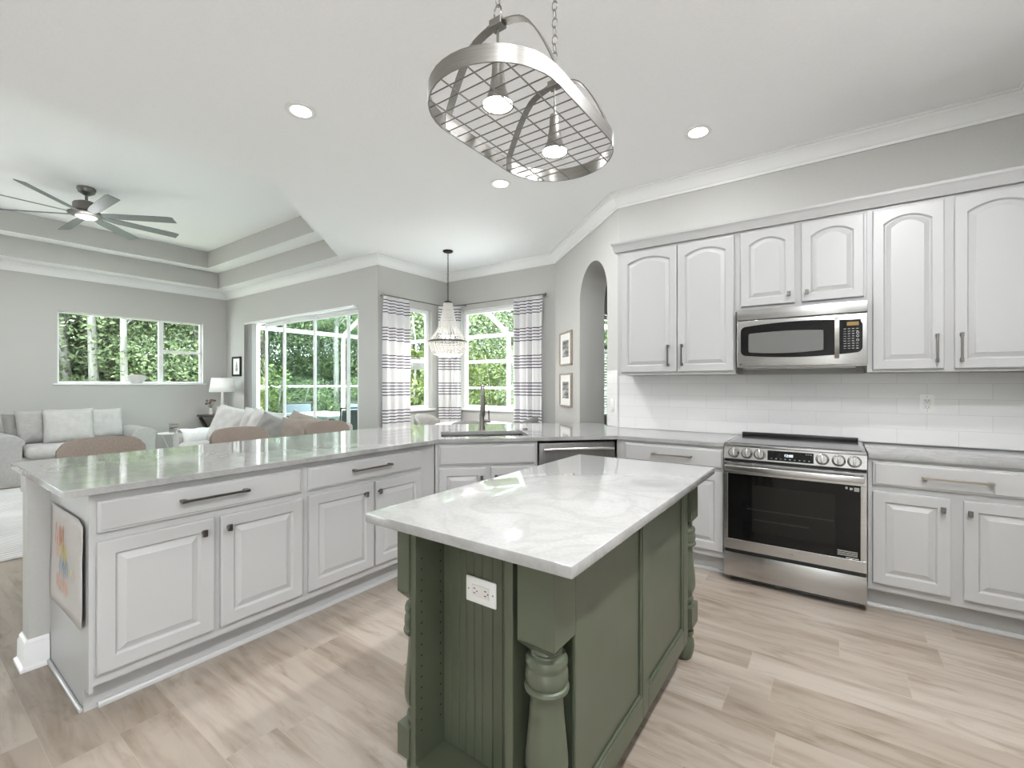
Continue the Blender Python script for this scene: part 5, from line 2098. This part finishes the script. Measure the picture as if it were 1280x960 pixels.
# behind the pool screen: to the left (-X) and to the back (+Y)
for k in range(7):
    spots_a.append((-15.5 - rnd.uniform(0, 2.5), 4.0 + k * 2.0 + rnd.uniform(-.5, .5)))
    spots_b.append((-14.2 - rnd.uniform(0, 1.0), 3.0 + k * 2.2 + rnd.uniform(-.6, .6)))
for k in range(7):
    spots_a.append((-13.5 + k * 2.1 + rnd.uniform(-.4, .4), 14.5 + rnd.uniform(0, 2.5)))
for k in range(4):
    spots_b.append((-12.5 + k * 2.9, 13.0 + rnd.uniform(0, 0.8)))
for k in range(6):
    spots_a.append((-20.5 - rnd.uniform(0, 2), 1.5 + k * 3.2))
# outside the living room window
for k in range(6):
    spots_b.append((-16.0 - rnd.uniform(0, 2.5), -2.0 + k * 1.3 + rnd.uniform(-.3, .3)))
for k in range(5):
    spots_a.append((-20.5 - rnd.uniform(0, 2), -3.0 + k * 1.7))
spots_c += [(-13.2, 2.05), (-13.6, 2.95), (-13.1, 3.35), (-14.6, 2.5), (-14.0, 4.35), (-14.6, 5.0), (-13.6, 6.5), (-13.4, 8.9), (-13.0, 11.6)]
for proto, spots in ((t_a, spots_a), (t_b, spots_b), (t_c, spots_c)):
    for i, (x, y) in enumerate(spots):
        s = rnd.uniform(0.85, 1.15)
        if i == 0:
            proto.location = (x, y, -0.1)
            proto.rotation_euler = (0, 0, rnd.uniform(0, 6.28))
        else:
            dup(proto, (x, y, -0.1), rnd.uniform(0, 6.28), None, (s, s, s))


def make_shrub(name, label, seed, rad, h, leaf, n, size, loc, group=None, aspect=0.6, cat='shrub', z0=0.0):
    rnd = random.Random(seed)
    r = thing(name, label, cat, loc, 0, group)
    mb = MB()
    for k in range(6):
        a = rnd.uniform(0, 6.28)
        mb.tube([(0, 0, z0), (rad * .35 * cos(a), rad * .35 * sin(a), z0 + h * 0.45), (rad * .7 * cos(a), rad * .7 * sin(a), z0 + h * 0.85)], 0.014, 6)
    mb.build('stems', M['bark'], r, 60)
    spec = [(rad * 0.55 * cos(a), rad * 0.55 * sin(a), z0 + h * zz_, rad * 0.6, h * 0.22) for a, zz_ in ((0, .25), (1.3, .5), (2.6, .35), (3.9, .7), (5.2, .55), (0.7, .78), (3.0, .82), (4.5, .25))]
    mb = MB()
    leaf_mesh(mb, n, blobs(spec), size, rnd, aspect)
    o = mb.build('foliage', leaf, r, 0, fix=False)
    o['kind'] = 'stuff'
    return r


make_shrub('leafy_shrub', 'bright yellow green shrub outside the left nook window', 41, 0.62, 2.05, M['leaf_bright'], 1500, 0.12, (-6.35, 5.75, -0.02), 'bright shrubs outside', 0.75)
make_shrub('leafy_shrub', 'bright yellow green shrub outside at the left of the sliding doors', 42, 0.30, 1.7, M['leaf_bright'], 500, 0.10, (-9.75, 5.0, -0.02), 'bright shrubs outside', 0.75)
sh1 = make_shrub('leafy_shrub', 'yellow green feathery shrub beyond the screen outside the right nook window', 43, 1.1, 2.7, M['leaf_bright'], 4500, 0.14, (-8.9, 11.6, -0.1), 'bright shrubs outside', 0.3)
g_ = 'low bushes outside'
sb = make_shrub('low_bush', 'mid green bush outside beyond the pool screen', 44, 0.95, 1.6, M['leaf_mid'], 6500, 0.075, (-7.4, 11.3, -0.1), g_, 0.45)
for x, y in ((-10.3, 11.5), (-5.8, 11.4), (-13.0, 5.6), (-13.1, 7.4), (-12.9, 9.4), (-4.4, 11.6), (-13.8, 1.2), (-14.0, 2.5), (-14.3, 3.6), (-13.9, 0.2)):
    dup(sb, (x, y, -0.1), rnd.uniform(0, 6.28))

# hanging planter outside the left nook window
hp = thing('hanging_planter', 'weathered planter box hanging outside the left nook window', 'planter', (-5.62, 5.12, 1.55))
MB().box(-0.13, -0.13, 0.0, 0.13, 0.13, 0.20, 0.01).build('pot', M['plaster_pot'], hp)
mb = MB()
mb.tube([(0.05, 0.05, 0.19), (0.03, 0.03, 0.5), (0.0, 0.0, 0.84)], 0.010, 6)
mb.build('hanger', M['alu'], hp)
mb = MB()
mb.tube([(0, 0.03 * sin(a), 0.88 + 0.035 * cos(a)) for a in [2 * pi * k / 12 for k in range(12)]], 0.006, 6, True)
mb.tube([(0, 0, 0.915), (0.0, 0.0, 1.60)], 0.005, 6)
mb.build('hook', M['ironblack'], hp)
mb = MB()
leaf_mesh(mb, 160, blobs([(0, 0, 0.24, 0.16, 0.08), (0.08, -0.08, 0.22, 0.12, 0.07)]), 0.07, random.Random(8), 0.6)
o = mb.build('foliage', M['leaf_bright'], hp, 0, fix=False)
o['kind'] = 'stuff'
